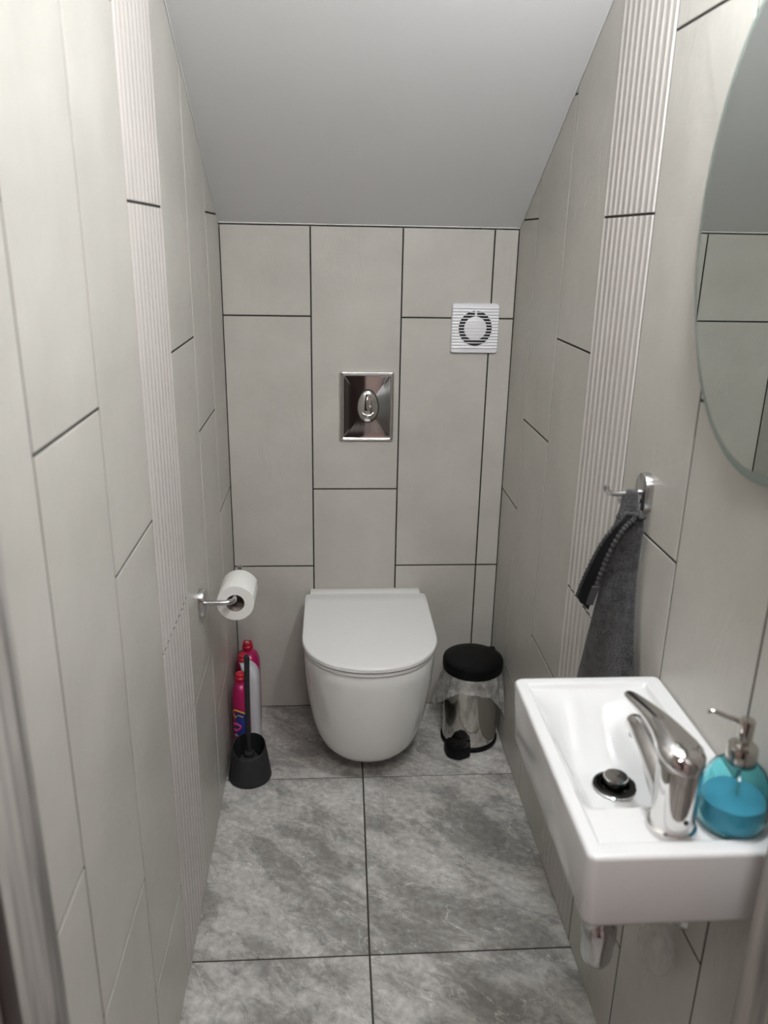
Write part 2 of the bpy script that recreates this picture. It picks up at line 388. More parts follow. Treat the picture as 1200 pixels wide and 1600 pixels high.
# ------------------------------------------------------------------ tiled walls and floor
G = 0.0042          # grout width
Z0, SL = 1.498, 0.605   # sloped ceiling: z = Z0 + SL * |y|
CEIL_TOP = 2.40
def uvify(bm, fn, faces, off):
    uvl = bm.loops.layers.uv.get('UVMap') or bm.loops.layers.uv.new('UVMap')
    for f in faces:
        for l in f.loops:
            a, b = fn(l.vert.co); l[uvl].uv = (a + off[0], b + off[1])
def tiles_on_wall(name, origin_fn, uvfn, cols, thick, grout_rect, clip=None, nrm=None):
    """cols: list of (u0, u1, joints, ribbed); origin_fn(u, z, d) -> world point (d = out of wall)"""
    bm = bmesh.new()
    bm.loops.layers.uv.new('UVMap')
    for (u0, u1, joints, rib) in cols:
        zs = [0.0] + list(joints) + [2.45]
        for za, zb in zip(zs[:-1], zs[1:]):
            a, b_ = u0 + G/2, u1 - G/2
            z0, z1 = za + G/2, zb - G/2
            before = set(bm.faces)
            be = 0.0008
            if not rib:
                prof = [(a, 0), (a, thick-be), (a+be, thick), (b_-be, thick), (b_, thick-be), (b_, 0)]
            else:
                prof = [(a, 0), (a, thick-0.0005)]
                nr = 9; wv = (b_-a)/nr
                for r_ in range(nr):
                    s = a + wv*r_
                    for q in range(0, 9):
                        t = q/8
                        # shallow scoop between narrow raised beads
                        h = 0.0022*(abs(2*t-1)**6)
                        prof.append((s + wv*(0.06+0.88*t), thick + h))
                prof += [(b_, thick-0.0005), (b_, 0)]
            ringA = [origin_fn(u, z0, 0 if d == 0 else d-be) for u, d in prof]
            ringB = [origin_fn(u, z0+be, d) for u, d in prof]
            ringC = [origin_fn(u, z1-be, d) for u, d in prof]
            ringD = [origin_fn(u, z1, 0 if d == 0 else d-be) for u, d in prof]
            loft(bm, [ringA, ringB, ringC, ringD], closed=False, mi=1 if rib else 0)
            new = [f for f in bm.faces if f not in before]
            uvify(bm, uvfn, new, (random.uniform(0, 40), random.uniform(0, 40)))
    # grout bed
    before = set(bm.faces)
    gu0, gu1, gz1 = grout_rect
    gd = thick - 0.0009
    q = [bm.verts.new(origin_fn(u, z, gd)) for u, z in ((gu0, 0), (gu1, 0), (gu1, gz1), (gu0, gz1))]
    f = bm.faces.new(q); f.material_index = 2
    q2 = [bm.verts.new(origin_fn(u, z, -0.06)) for u, z in ((gu0, 0), (gu1, 0), (gu1, gz1), (gu0, gz1))]
    bm.faces.new(list(reversed(q2))).material_index = 2
    for i in range(4):
        bm.faces.new((q[i], q2[i], q2[(i+1) % 4], q[(i+1) % 4])).material_index = 2
    if clip:
        for co, no in clip:
            g = list(bm.verts)+list(bm.edges)+list(bm.faces)
            bmesh.ops.bisect_plane(bm, geom=g, plane_co=co, plane_no=no, clear_outer=True)
    bmesh.ops.recalc_face_normals(bm, faces=list(bm.faces))
    o = obj(name, bm, [M_TILE, M_RIB, M_GROUT], ang=25)
    return struct(o)
TH = 0.010
slope_n = Vector((0, SL, 1)).normalized()   # outward (up, towards the back)
clip_slope = [(Vector((0, 0, Z0-0.0065)), slope_n)]
END = -1.648
# left wall: face at x = 0
colsL = [(-0.233, 0.0, [0.756, 1.517], 0), (-0.496, -0.233, [0.285, 1.038, 1.79], 0), (-0.770, -0.496, [0.487, 1.252, 2.0], 0),
         (-1.0174, -0.770, [0.7525, 1.509, 2.262], 1), (-1.261, -1.0174, [0.240, 1.008, 1.767], 0), (-1.506, -1.261, [0.486, 1.248, 2.0], 0),
         (END+0.001, -1.506, [0.736, 1.49, 2.25], 0)]
tiles_on_wall('wall_left', lambda u, z, d: Vector((-TH + d, u, z)), lambda p: (p.y, p.z), colsL, TH, (END+0.001, 0, 2.45), clip_slope)
colsR = [(-0.201, 0.0, [0.751, 1.518], 0), (-0.461, -0.201, [0.25, 1.008, 1.76], 0), (-0.7167, -0.461, [0.493, 1.2525, 2.0], 0),
         (-0.965, -0.7167, [0.749, 1.509, 2.262], 1), (-1.217, -0.965, [0.2485, 1.0055, 1.767], 0), (-1.471, -1.217, [0.4948, 1.255, 2.0], 0),
         (END+0.001, -1.471, [0.74, 1.50, 2.25], 0)]
tiles_on_wall('wall_right', lambda u, z, d: Vector((W + TH - d, u, z)), lambda p: (p.y, p.z), colsR, TH, (END+0.001, 0, 2.45), clip_slope)
zA, zB, zC = 1.2545, 0.7486, 0.4987
colsB = [(0, 0.2452, [zC, zA], 0), (0.2452, 0.4987, [zB], 0), (0.4987, 0.7525, [zC, zA], 0), (0.7525, W, [zC, zA], 0)]
tiles_on_wall('wall_back', lambda u, z, d: Vector((u, TH - d, z)), lambda p: (p.x, p.z), colsB, TH, (0, W, 2.45), [(Vector((0, 0, Z0-0.0055)), Vector((0, 0, 1)))])

# floor
bm = bmesh.new(); bm.loops.layers.uv.new('UVMap')
def ftile(x00, x01, y0, x10, x11, y1):
    g = G/2
    pts = [(x00+g, y0+g), (x01-g, y0+g), (x11-g, y1-g), (x10+g, y1-g)]
    be = 0.0008
    c = Vector((sum(p[0] for p in pts)/4, sum(p[1] for p in pts)/4))
    before = set(bm.faces)
    ins = [(p[0] + (be if p[0] < c.x else -be), p[1] + (be if p[1] < c.y else -be)) for p in pts]
    loft(bm, [[Vector((*p, -0.01)) for p in pts], [Vector((*p, -be)) for p in pts], [Vector((*p, 0)) for p in ins]])
    new = [f for f in bm.faces if f not in before]
    uvify(bm, lambda p: (p.x, p.y), new, (random.uniform(0, 30), random.uniform(0, 30)))
ys = [0.012, -0.3765, -0.982, -1.588, -2.19, -2.80, -3.3]
fc = [0.388, 0.388, 0.379, 0.377, 0.377, 0.377, 0.377]
for i in range(6):
    ft, fb = fc[i], fc[i+1]
    ftile(-0.22 if i > 2 else -0.022, fb, ys[i+1], -0.22 if i > 2 else -0.022, ft, ys[i])
    ftile(fb, 0.98, ys[i+1], ft, 0.98, ys[i])
    if i >= 2:
        ftile(-0.83, -0.22, ys[i+1], -0.83, -0.22, ys[i]) if i > 2 else None
        ftile(0.98, 1.59, ys[i+1], 0.98, 1.59, ys[i]) if i > 2 else None
for f in bm.faces: f.material_index = 0
q = [bm.verts.new(p) for p in ((-0.9, -3.3, -0.002), (1.7, -3.3, -0.002), (1.7, 0.012, -0.002), (-0.9, 0.012, -0.002))]
bm.faces.new(q).material_index = 1
q = [bm.verts.new(p) for p in ((-0.9, 0.012, -0.06), (1.7, 0.012, -0.06), (1.7, -3.3, -0.06), (-0.9, -3.3, -0.06))]
bm.faces.new(q).material_index = 1
struct(obj('floor', bm, [M_FLOOR, M_FGROUT], smooth=False))

# ceiling: slope then flat part
bm = bmesh.new()
yt = -(CEIL_TOP - Z0)/SL
pr = [(0.02, Z0 - SL*0.02), (yt, CEIL_TOP), (END-0.12, CEIL_TOP)]
under = [[Vector((x, y, z)) for x in (-0.03, W+0.03)] for y, z in pr]
over = [[Vector((x, y, z+0.08)) for x in (-0.03, W+0.03)] for y, z in pr]
ring = [[under[i][0], under[i][1], over[i][1], over[i][0]] for i in range(3)]
loft(bm, ring)
bmesh.ops.recalc_face_normals(bm, faces=list(bm.faces))
struct(obj('ceiling', bm, M_CEIL, smooth=False))
# sealant beads where ceiling meets tile
bm = bmesh.new()
for x, s in ((0.0, 1), (W, -1)):
    tube(bm, [(x, -0.004, Z0-0.0015+SL*0.004), (x, -0.9, Z0+SL*0.9-0.0015), (x, yt, CEIL_TOP-0.0015)], 0.0014, n=8)
struct(obj('trim_1', bm, M_CAULK))
bm = bmesh.new()
tube(bm, [(0.0, -0.001, Z0-0.0003), (W, -0.001, Z0-0.0003)], 0.0015, n=8)
struct(obj('trim_2', bm, M_CAULK))

# front wall with the doorway, frame, and the hall behind the camera
JL, JR, JH = 0.018, 0.758, 2.03
bm = bmesh.new()
box(bm, (-0.9, END-0.12, 0), (JL-0.032, END, 2.45)); box(bm, (JR+0.032, END-0.12, 0), (1.7, END, 2.45)); box(bm, (JL-0.032, END-0.12, JH+0.03), (JR+0.032, END, 2.45))
struct(obj('wall_front', bm, M_HALL, smooth=False))
d1 = bpy.data.objects.new('door_1', None); COL.objects.link(d1); d1.location = (0.388, END-0.07, 0); struct(d1)
bm = bmesh.new(); box(bm, (JL-0.030, END-0.135, 0), (JL, END-0.0005, JH), 0.003)
box(bm, (JL-0.07, END-0.155, 0), (JL-0.008, END-0.137, JH+0.05), 0.004)
part('jamb', bm, M_WOOD, d1)
bm = bmesh.new(); box(bm, (JL-0.002, END-0.134, 0), (JL+0.003, END-0.106, JH-0.002), 0.001); part('draught_seal', bm, M_DARKWOOD, d1)
bm = bmesh.new(); box(bm, (JR, END-0.135, 0), (JR+0.030, END-0.0005, JH), 0.003)
box(bm, (JR+0.008, END-0.155, 0), (JR+0.07, END-0.137, JH+0.05), 0.004)
part('jamb', bm, M_WOOD, d1)
bm = bmesh.new(); box(bm, (JL-0.030, END-0.135, JH+0.0005), (JR+0.030, END-0.0005, JH+0.028), 0.003)
box(bm, (JL-0.008, END-0.155, JH+0.008), (JR+0.008, END-0.137, JH+0.05), 0.003)
part('head', bm, M_WOOD, d1)
bm = bmesh.new(); box(bm, (-0.96, -3.36, 0), (1.76, -3.30, 2.45)); struct(obj('wall_hall_far', bm, M_HALL, smooth=False))
bm = bmesh.new(); box(bm, (-0.96, -3.30, 0), (-0.90, END-0.12, 2.45)); struct(obj('wall_hall_left', bm, M_HALL, smooth=False))
bm = bmesh.new(); box(bm, (1.70, -3.30, 0), (1.76, END-0.12, 2.45)); struct(obj('wall_hall_right', bm, M_HALL, smooth=False))
bm = bmesh.new(); box(bm, (-0.96, -3.36, 2.45), (1.76, END-0.12, 2.50)); struct(obj('ceiling_hall', bm, M_CEIL, smooth=False))
d2 = bpy.data.objects.new('added_hall_door', None); COL.objects.link(d2); d2.location = (0.0, -3.28, 0); struct(d2)  # unseen dark door, added to give the chrome something dark to reflect
bm = bmesh.new(); box(bm, (-0.30, -3.298, 0.002), (0.50, -3.26, 2.0), 0.003); part('added_dark_leaf', bm, M_DARKWOOD, d2)
bm = bmesh.new(); tube(bm, [(0.43, -3.262, 1.0), (0.43, -3.21, 1.0), (0.32, -3.21, 1.0)], 0.009, n=12); part('added_door_handle', bm, M_CHROME, d2)

# ------------------------------------------------------------------ toilet
TX = 0.404
def dshape(hw, yb, yf, a, n=28, ex=2.15, rb=0.012, dx=0.0):
    """D outline: flat back at yb, straight sides, elliptical front to yf; a = length of curved part"""
    pts = []
    for i in range(7):
        t = math.radians(90*i/6)     # back right corner
        pts.append((TX + hw - rb + rb*math.sin(t), yb - rb + rb*math.cos(t)))
    ys_ = yf + a
    for i in range(1, 7):
        pts.append((TX + hw, (yb-rb) + (ys_-(yb-rb))*i/7))
    for i in range(n+1):
        t = PI*i/n
        c, s = math.cos(t), math.sin(t)
        pts.append((TX + hw*math.copysign(abs(c)**(2/ex), c), ys_ - a*abs(s)**(2/ex)))
    for i in range(1, 7):
        pts.append((TX - hw, ys_ + ((yb-rb)-ys_)*i/7))
    for i in range(7):
        t = math.radians(90*i/6)
        pts.append((TX - hw + rb - rb*math.cos(t), yb - rb + rb*math.sin(t)))
    return pts
toilet = thing('toilet', (TX, -0.02, 0.052), 'white wall-hung toilet with closed lid between the cleaning bottles and the pedal bin', 'toilet')
bm = bmesh.new()
secs = [(0.052, 0.060, -0.320, 0.11), (0.054, 0.090, -0.360, 0.14), (0.062, 0.115, -0.392, 0.155), (0.078, 0.132, -0.415, 0.168), (0.100, 0.1445, -0.434, 0.176), (0.135, 0.155, -0.453, 0.182),
        (0.18, 0.1635, -0.470, 0.185), (0.24, 0.171, -0.486, 0.187), (0.30, 0.1765, -0.499, 0.187), (0.36, 0.1795, -0.507, 0.185), (0.396, 0.180, -0.510, 0.185), (0.402, 0.177, -0.507, 0.183)]
loft(bm, [[Vector((x, y, z)) for x, y in dshape(hw, -0.0015, yf, a)] for z, hw, yf, a in secs])
# raised ceramic strip against the wall
box(bm, (TX-0.171, -0.043, 0.385), (TX+0.171, -0.0015, 0.4240), 0.004)
part('bowl', bm, M_CERAMIC, toilet)
bm = bmesh.new()
loft(bm, [[Vector((x, y, z)) for x, y in dshape(hw, -0.050, yf, a)] for z, hw, yf, a in
          [(0.4040, 0.177, -0.512, 0.185), (0.4055, 0.1805, -0.5155, 0.186), (0.4125, 0.1805, -0.5155, 0.186), (0.4140, 0.178, -0.513, 0.185)]])
part('seat', bm, M_LID, toilet)
bm = bmesh.new()
loft(bm, [[Vector((x, y, z)) for x, y in dshape(hw, yb, yf, a, rb=rb)] for z, hw, yf, a, yb, rb in
          [(0.4180, 0.180, -0.5155, 0.186, -0.052, 0.012), (0.4198, 0.1848, -0.5205, 0.187, -0.049, 0.014), (0.4285, 0.1848, -0.5205, 0.187, -0.049, 0.014), (0.4315, 0.1825, -0.518, 0.186, -0.051, 0.013),
           (0.4325, 0.176, -0.511, 0.183, -0.060, 0.010), (0.4326, 0.175, -0.510, 0.183, -0.075, 0.010), (0.4327, 0.174, -0.509, 0.183, -0.095, 0.010), (0.4333, 0.10, -0.40, 0.10, -0.12, 0.01)]])
for v in bm.verts:
    if v.co.z > 0.424 and v.co.y > -0.14: v.co.z -= 0.0055*sstep((v.co.y+0.095)/0.03)
part('lid', bm, M_LID, toilet)
for sx in (-1, 1):
    bm = bmesh.new(); tube(bm, [(TX+sx*0.09-0.02, -0.062, 0.4160), (TX+sx*0.09+0.02, -0.062, 0.4160)], 0.0045, n=12)
    part('hinge', bm, M_SATIN, toilet)

# ------------------------------------------------------------------ flush plate
fx0, fx1, fz0, fz1 = 0.326, 0.482, 0.9005, 1.1025
fp = thing('flush_plate', ((fx0+fx1)/2, 0, fz0), 'chrome flush plate with an oval button on the wall above the toilet', 'flush plate')
bm = bmesh.new()
nx, nz = 36, 44
fcx, fcz = (fx0+fx1)/2, (fz0+fz1)/2
def yplate(x, z):
    u = (x-fcx)/((fx1-fx0)/2); v = (z-fcz)/((fz1-fz0)/2)
    return -0.0155 + 0.0082*(u*u)*(1-0.5*v*v) + 0.0010*v*v
rings = []
rr = lambda ins, r: rrect(fx0+ins, fx1-ins, fz0+ins, fz1-ins, r, 6)
for ins, y in ((0, 0), (0, -0.009), (0.0018, -0.0118), (0.005, -0.0122), (0.0065, -0.011)):
    rings.append([Vector((x, y, z)) for x, z in rr(ins, 0.006)])
# curved central field, shrinking rings towards the centre
base_r = rr(0.0085, 0.004)
for k in range(0, 17):
    s = 1 - k/16*0.985
    rings.append([Vector((fcx+(x-fcx)*s, yplate(fcx+(x-fcx)*s, fcz+(z-fcz)*s)+0.0012, fcz+(z-fcz)*s)) for x, z in base_r])
loft(bm, rings)
part('plate', bm, M_CHROME, fp, ang=50)
bm = bmesh.new()
bx, bz0, ba, bb = 0.4066, 1.000, 0.0305, 0.0475
rings = []
for k in range(12):
    t = (k/11)*PI/2
    s = math.cos(t)
    rings.append([Vector((bx+ba*max(s, .02)*math.cos(q), -0.0125-0.0115*math.sin(t), bz0+bb*max(s, .02)*math.sin(q)*(1.0+0.08*math.sin(q)))) for q in [2*PI*i/48 for i in range(48)]])
rings.insert(0, [Vector((bx+ba*math.cos(q), -0.008, bz0+bb*math.sin(q)*(1.0+0.08*math.sin(q)))) for q in [2*PI*i/48 for i in range(48)]])
loft(bm, rings)
btn = part('large_flush_button', bm, M_CHROME, fp)
bm = bmesh.new()   # seam ring round the button
tube(bm, [(bx+(ba+.0008)*math.cos(q), -0.0150, bz0+(bb+.0008)*math.sin(q)*(1+0.08*math.sin(q))) for q in [2*PI*i/60 for i in range(61)]], 0.0009, n=8)
part('button_gasket', bm, M_DARK, fp)
# small crescent button raised from the lower half
bm = bmesh.new()
pts = []; rad = []
for i in range(25):
    q = math.radians(200 + 140*i/24)
    pts.append((bx+ba*0.70*math.cos(q), -0.0225+0.0035*abs(math.cos(q)), bz0+bb*0.62*math.sin(q)+0.006)); rad.append(0.0008+0.0036*math.sin(PI*i/24))
tube(bm, pts, rad, n=12)
part('small_flush_button', bm, M_CHROME, fp)
bm = bmesh.new()
tube(bm, [(bx, -0.0215+abs(t)*abs(t)*0.0075, bz0+0.012+t*0.030) for t in [i/10-1 for i in range(21)]], [0.0012+0.006*(1-(i/10-1)**2) for i in range(21)], n=14, flat=[(1, 0.5)]*21)
part('button_ridge', bm, M_CHROME, fp)
for s in (-1, 1):
    bm = bmesh.new(); tube(bm, [(bx+s*ba*0.62, -0.0213, bz0+0.000), (bx+s*ba*1.0, -0.0135, bz0+0.001)], 0.0005, n=6)
    part('button_seam', bm, M_DARK, fp)

# ------------------------------------------------------------------ extractor fan
ex0, ex1, ez0, ez1 = 0.641, 0.7755, 1.1585, 1.296
ef = thing('extractor_fan', ((ex0+ex1)/2, 0, ez0), 'white square slatted extractor fan high on the back wall at its right side', 'extractor fan')
ecx, ecz = (ex0+ex1)/2, (ez0+ez1)/2 + 0.001
bm = bmesh.new()
RR = [rrect(ex0+i, ex1-i, ez0+i, ez1-i, 0.007, 6) for i in (0, 0, 0.0015, 0.004)]
loft(bm, [[Vector((x, y, z)) for x, z in r] for r, y in zip(RR, (0, -0.008, -0.0105, -0.011))])
part('housing', bm, M_FAN, ef)
ns = 14
pitch = (ez1-ez0-0.019)/ns
for i in range(ns):
    zc_ = ez0 + 0.0125 + (i+0.5)*pitch
    bm = bmesh.new()
    h_ = pitch*0.5-0.0007
    pr_ = [(-0.0108, zc_-h_), (-0.0132, zc_-h_), (-0.0150, zc_-h_*0.75), (-0.0150, zc_-h_*0.2), (-0.0128, zc_+h_), (-0.0108, zc_+h_)]
    loft(bm, [[Vector((x, y, z)) for y, z in pr_] for x in (ex0+0.002, ex1-0.002)])
    bmesh.ops.recalc_face_normals(bm, faces=list(bm.faces))
    part('slat', bm, M_FAN, ef)
bm = bmesh.new()
def circ(r, y, n=72): return [Vector((ecx+r*math.cos(2*PI*i/n), y, ecz+r*math.sin(2*PI*i/n)*1.02)) for i in range(n)]
loft(bm, [circ(0.0472, -0.0125), circ(0.0472, -0.01530), circ(0.0320, -0.01530), circ(0.0320, -0.0125)], False, False)
bmesh.ops.recalc_face_normals(bm, faces=list(bm.faces))
part('vent_shade_ring', bm, M_DARK, ef)  # flat dark ring, shade of the recessed vent put into its colour
bm = bmesh.new()
loft(bm, [circ(0.0318, -0.0125), circ(0.0318, -0.0158), circ(0.0310, -0.0163)])
bmesh.ops.recalc_face_normals(bm, faces=list(bm.faces))
part('centre_cap', bm, M_FAN, ef)
bm = bmesh.new(); box(bm, (ecx-0.0032, -0.0172, ecz+0.031), (ecx+0.0032, -0.0125, ecz+0.0478), 0.0008); part('centre_spoke', bm, M_FAN, ef)
for i in range(ns+1):
    zc_ = ez0 + 0.0125 + i*pitch
    dz = (zc_-ecz)/1.02
    if abs(dz) < 0.0465:
        wx = math.sqrt(0.0472**2 - dz**2)
        bm = bmesh.new(); box(bm, (ecx-wx, -0.0170, zc_-0.0013), (ecx+wx, -0.0140, zc_+0.0013), 0.0004); part('grille_bar', bm, M_FAN, ef)

# ------------------------------------------------------------------ toilet roll holder + roll
def pill(bm, origin, ydir, hw, hh, r, t, axis_x, bev=0.0015):
    """rounded plate on a side wall: x from origin.x going axis_x, spans y +-hw, z +-hh"""
    ox, oy, oz = origin
    prof = [(0, 0), (0, t-bev), (bev*0.4, t-bev*0.3), (bev, t)]
    rings = []
    for ins, d in prof:
        rings.append([Vector((ox+axis_x*d, y, z)) for y, z in rrect(oy-hw+ins, oy+hw-ins, oz-hh+ins, oz+hh-ins, max(r-ins, .001), 10)])
    loft(bm, rings)
    bmesh.ops.recalc_face_normals(bm, faces=list(bm.faces))
HY, HZ = -0.628, 0.668
RX = 0.0765
th_ = thing('toilet_roll_holder', (0, HY, HZ), 'chrome toilet roll holder with an oval wall plate on the left wall', 'toilet roll holder')
bm = bmesh.new(); pill(bm, (0.0003, HY-0.003, HZ+0.005), 1, 0.0235, 0.034, 0.0233, 0.0125, 1); part('wall_plate', bm, M_SATIN, th_)
bm = bmesh.new()
path = smoothpath([(0.011, HY, HZ+0.003), (0.030, HY, HZ+0.003), (0.050, HY, HZ+0.003), (0.066, HY+0.004, HZ+0.0028), (RX-0.001, HY+0.016, HZ+0.002), (RX, HY+0.035, HZ+0.0015), (RX, HY+0.08, HZ+0.0015), (RX, HY+0.125, HZ+0.0015), (RX, HY+0.140, HZ+0.004), (RX, HY+0.145, HZ+0.016), (RX, HY+0.145, HZ+0.034)], 8)
tube(bm, path, 0.0062, n=20); part('arm', bm, M_SATIN, th_)
RZ = HZ + 0.0015 + 0.0062 - 0.0205
ry0, ry1 = -0.597, -0.499
roll = thing('toilet_roll', (RX, ry0, RZ), 'white toilet paper roll hanging on the chrome holder', 'toilet roll')
bm = bmesh.new()
Ro = 0.0435
rings = []
def rollprof(k, n=72):
    # loose sheet end lifting off on the right of the roll
    out = []
    for i in range(n):
        q = 2*PI*i/n
        r = Ro
        d = ((q - math.radians(20) + PI) % (2*PI)) - PI
        if 0 <= d < 0.5: r = Ro + 0.0018*(1-d/0.5)
        out.append((r*math.cos(q), r*math.sin(q)))
    return out
rp = rollprof(0)
n = len(rp)
rin = [(0.0215*math.cos(2*PI*i/n), 0.0215*math.sin(2*PI*i/n)) for i in range(n)]
def R3(pts, y, s=1): return [Vector((RX+a*s, y, RZ+b*s)) for a, b in pts]
rings = [R3(rin, ry1), R3(rp, ry1, 0.985), R3(rp, ry1-0.002), R3(rp, ry0+0.002), R3(rp, ry0, 0.985), R3(rin, ry0)]
vr = loft(bm, rings, False, False)
for i in range(n):
    j = (i+1) % n
    bm.faces.new((vr[-1][i], vr[-1][j], vr[0][j], vr[0][i]))
bmesh.ops.recalc_face_normals(bm, faces=list(bm.faces))
part('paper', bm, M_PAPER, roll)
bm = bmesh.new()
rings = [R3(rin, ry0+0.0006, 0.995), R3(rin, ry1-0.0006, 0.995), R3(rin, ry1-0.0006, 0.955), R3(rin, ry0+0.0006, 0.955)]
vr = loft(bm, rings, False, False)
for i in range(n):
    j = (i+1) % n
    bm.faces.new((vr[-1][i], vr[-1][j], vr[0][j], vr[0][i]))
bmesh.ops.recalc_face_normals(bm, faces=list(bm.faces))
part('cardboard_core', bm, M_CARD, roll)

# ------------------------------------------------------------------ towel hook + towel
KY, KZ = -1.080, 1.0745
hk = thing('towel_hook', (W, KY, KZ), 'chrome double hook with an oval wall plate on the right wall above the basin', 'hook')
bm = bmesh.new(); pill(bm, (W-0.0003, KY, KZ), 1, 0.0235, 0.034, 0.0233, 0.0125, -1); part('wall_plate', bm, M_SATIN, hk)
bm = bmesh.new()
tube(bm, smoothpath([(W-0.011, KY-0.002, KZ+0.002), (W-0.030, KY-0.002, KZ+0.001), (W-0.050, KY-0.002, KZ-0.001), (W-0.064, KY-0.002, KZ+0.001), (W-0.0705, KY-0.002, KZ+0.007), (W-0.0715, KY-0.002, KZ+0.013)], 6),
     0.0046, n=16, upv=(0, 1, 0)); part('upper_prong', bm, M_SATIN, hk)
bm = bmesh.new()
tube(bm, smoothpath([(W-0.011, KY+0.002, KZ-0.014), (W-0.030, KY+0.002, KZ-0.020), (W-0.041, KY+0.002, KZ-0.018), (W-0.0445, KY+0.002, KZ-0.009)], 6),
     0.0042, n=16, upv=(0, 1, 0)); part('lower_prong', bm, M_SATIN, hk)
towel = thing('hand_towel', (0.79, -1.08, 0.70), 'charcoal terry hand towel hanging from the chrome hook above the basin', 'towel')
# main body: closed sections (right edge near wall / camera, left edge farther out), with folds
bm = bmesh.new()
lv = [ # z, right (x,y), left (x,y), thickness
    (1.056, (0.798, -1.094), (0.782, -1.072), 0.006),
    (1.045, (0.806, -1.108), (0.775, -1.078), 0.009),
    (1.025, (0.808, -1.111), (0.771, -1.078), 0.012),
    (0.990, (0.808, -1.110), (0.766, -1.068), 0.014),
    (0.940, (0.808, -1.110), (0.762, -1.065), 0.015),
    (0.880, (0.807, -1.120), (0.761, -1.064), 0.016),
    (0.820, (0.807, -1.136), (0.762, -1.040), 0.016),
    (0.760, (0.807, -1.155), (0.765, -1.018), 0.016),
    (0.700, (0.806, -1.165), (0.768, -0.990), 0.016),
    (0.650, (0.806, -1.170), (0.770, -0.975), 0.015)]
def lerp(a, b, t): return a + (b-a)*t
def towel_level(z):
    for (a, b) in zip(lv[:-1], lv[1:]):
        if b[0] <= z <= a[0]:
            t = (a[0]-z)/(a[0]-b[0]); t = t
            f = lambda p, q: tuple(lerp(u, v, t) for u, v in zip(p, q))
            return f(a[1], b[1]), f(a[2], b[2]), lerp(a[3], b[3], t)
    return lv[-1][1:]
rings = []
NZ = 44
for k in range(NZ+1):
    z = 1.056 - (1.056-0.650)*k/NZ
    Rr, Lf, tk = towel_level(z)
    Rv = Vector((*Rr, z)); Lv = Vector((*Lf, z)); d = (Lv-Rv); nrm = Vector((-d.y, d.x, 0)).normalized()
    if nrm.x > 0: nrm = -nrm       # towards the room / camera
    front, back = [], []
    m = 22
    grow = sstep(k/NZ*1.5)
    for i in range(m+1):
        t = i/m
        fold = 0.0035*math.sin(t*9.5+0.6+0.9*math.sin(k*0.13))*grow + 0.004*math.exp(-((t-0.22)/0.07)**2)*-1*(1-0.3*grow)
        nz_ = noise.noise(Vector((t*7, k*0.16, 1.3)))*0.0018
        env = math.sqrt(max(0.0, 1-(2*t-1)**4))
        p = Rv + d*t + nrm*(tk*0.5*env + fold*env + nz_)
        if p.x > 0.815: p.x = 0.815
        front.append(p)
    for i in range(m-1, 0, -1):
        t = i/m
        env = math.sqrt(max(0.0, 1-(2*t-1)**4))
        p = Rv + d*t - nrm*(tk*0.45*env)
        if p.x > 0.8165: p.x = 0.8165
        back.append(p)
    rings.append(front+back)
loft(bm, rings)
bmesh.ops.recalc_face_normals(bm, faces=list(bm.faces))
part('towel_body', bm, M_TOWEL, towel, ang=80)
# folded-over corner flap hanging in front on the left with a ribbed hem
Lr = smoothpath([(0.783, -1.098, 1.046), (0.766, -1.104, 1.030), (0.752, -1.085, 0.990), (0.744, -1.064, 0.945), (0.738, -1.046, 0.900), (0.735, -1.035, 0.868)], 14)
Rl = smoothpath([(0.792, -1.112, 1.043), (0.774, -1.110, 1.020), (0.762, -1.098, 0.978), (0.755, -1.086, 0.932), (0.750, -1.074, 0.888), (0.747, -1.066, 0.856)], 14)
Rl = [p + (q-p)*0.0 for p, q in zip(Rl, Lr)]
bm = bmesh.new()
P_ = []
for k in range(len(Lr)):
    a, b = Vector(Lr[k]), Vector(Rl[k]); tg = (Vector(Lr[min(k+1, len(Lr)-1)]) - Vector(Lr[max(k-1, 0)])).normalized(); nn2 = (b-a).cross(tg).normalized()
    rg = 0.0016*math.sin(k*PI/2.2)
    f_ = [a + (b-a)*(i/6) + nn2*(0.002*math.sqrt(max(0, 1-(i/3-1)**4)) + rg*math.sin(PI*i/6)) for i in range(7)]
    g_ = [a + (b-a)*(i/6) - nn2*0.002*math.sqrt(max(0, 1-(i/3-1)**4)) for i in range(5, 0, -1)]
    P_.append(f_+g_)
loft(bm, P_); bmesh.ops.recalc_face_normals(bm, faces=list(bm.faces))
part('woven_border', bm, M_BAND, towel, ang=80)
def cord(bm, P, r, n=10):
    tube(bm, [Vector(p) + Vector((noise.noise(Vector((i*.9, 0, 2))), noise.noise(Vector((i*.9, 5, 2))), 0))*0.0012 for i, p in enumerate(P)], [r*(1+0.25*math.sin(i*1.9)) for i in range(len(P))], n=n)
bm = bmesh.new(); cord(bm, smoothpath([tuple(p) for p in Lr[::7]], 8), 0.0034); part('hem', bm, M_HEM, towel)
bm = bmesh.new(); cord(bm, [Vector(p)+Vector((-0.002, -0.003, 0)) for p in smoothpath([tuple(p) for p in Rl[:-6][::7]], 8)], 0.0040); part('hem', bm, M_HEM, towel)
bm = bmesh.new(); lw_ = [Vector(p)+Vector((-0.004, -0.006, 0)) for p in (Rl[-22], Rl[-15], Rl[-8])]
loft(bm, [[p + Vector(d) for d in ((-0.006, 0, -0.001), (0.005, -0.004, 0), (0.005, -0.002, 0.001), (-0.006, 0.002, 0.001))] for p in lw_]); bmesh.ops.recalc_face_normals(bm, faces=list(bm.faces)); part('care_tag', bm, M_HEM, towel)
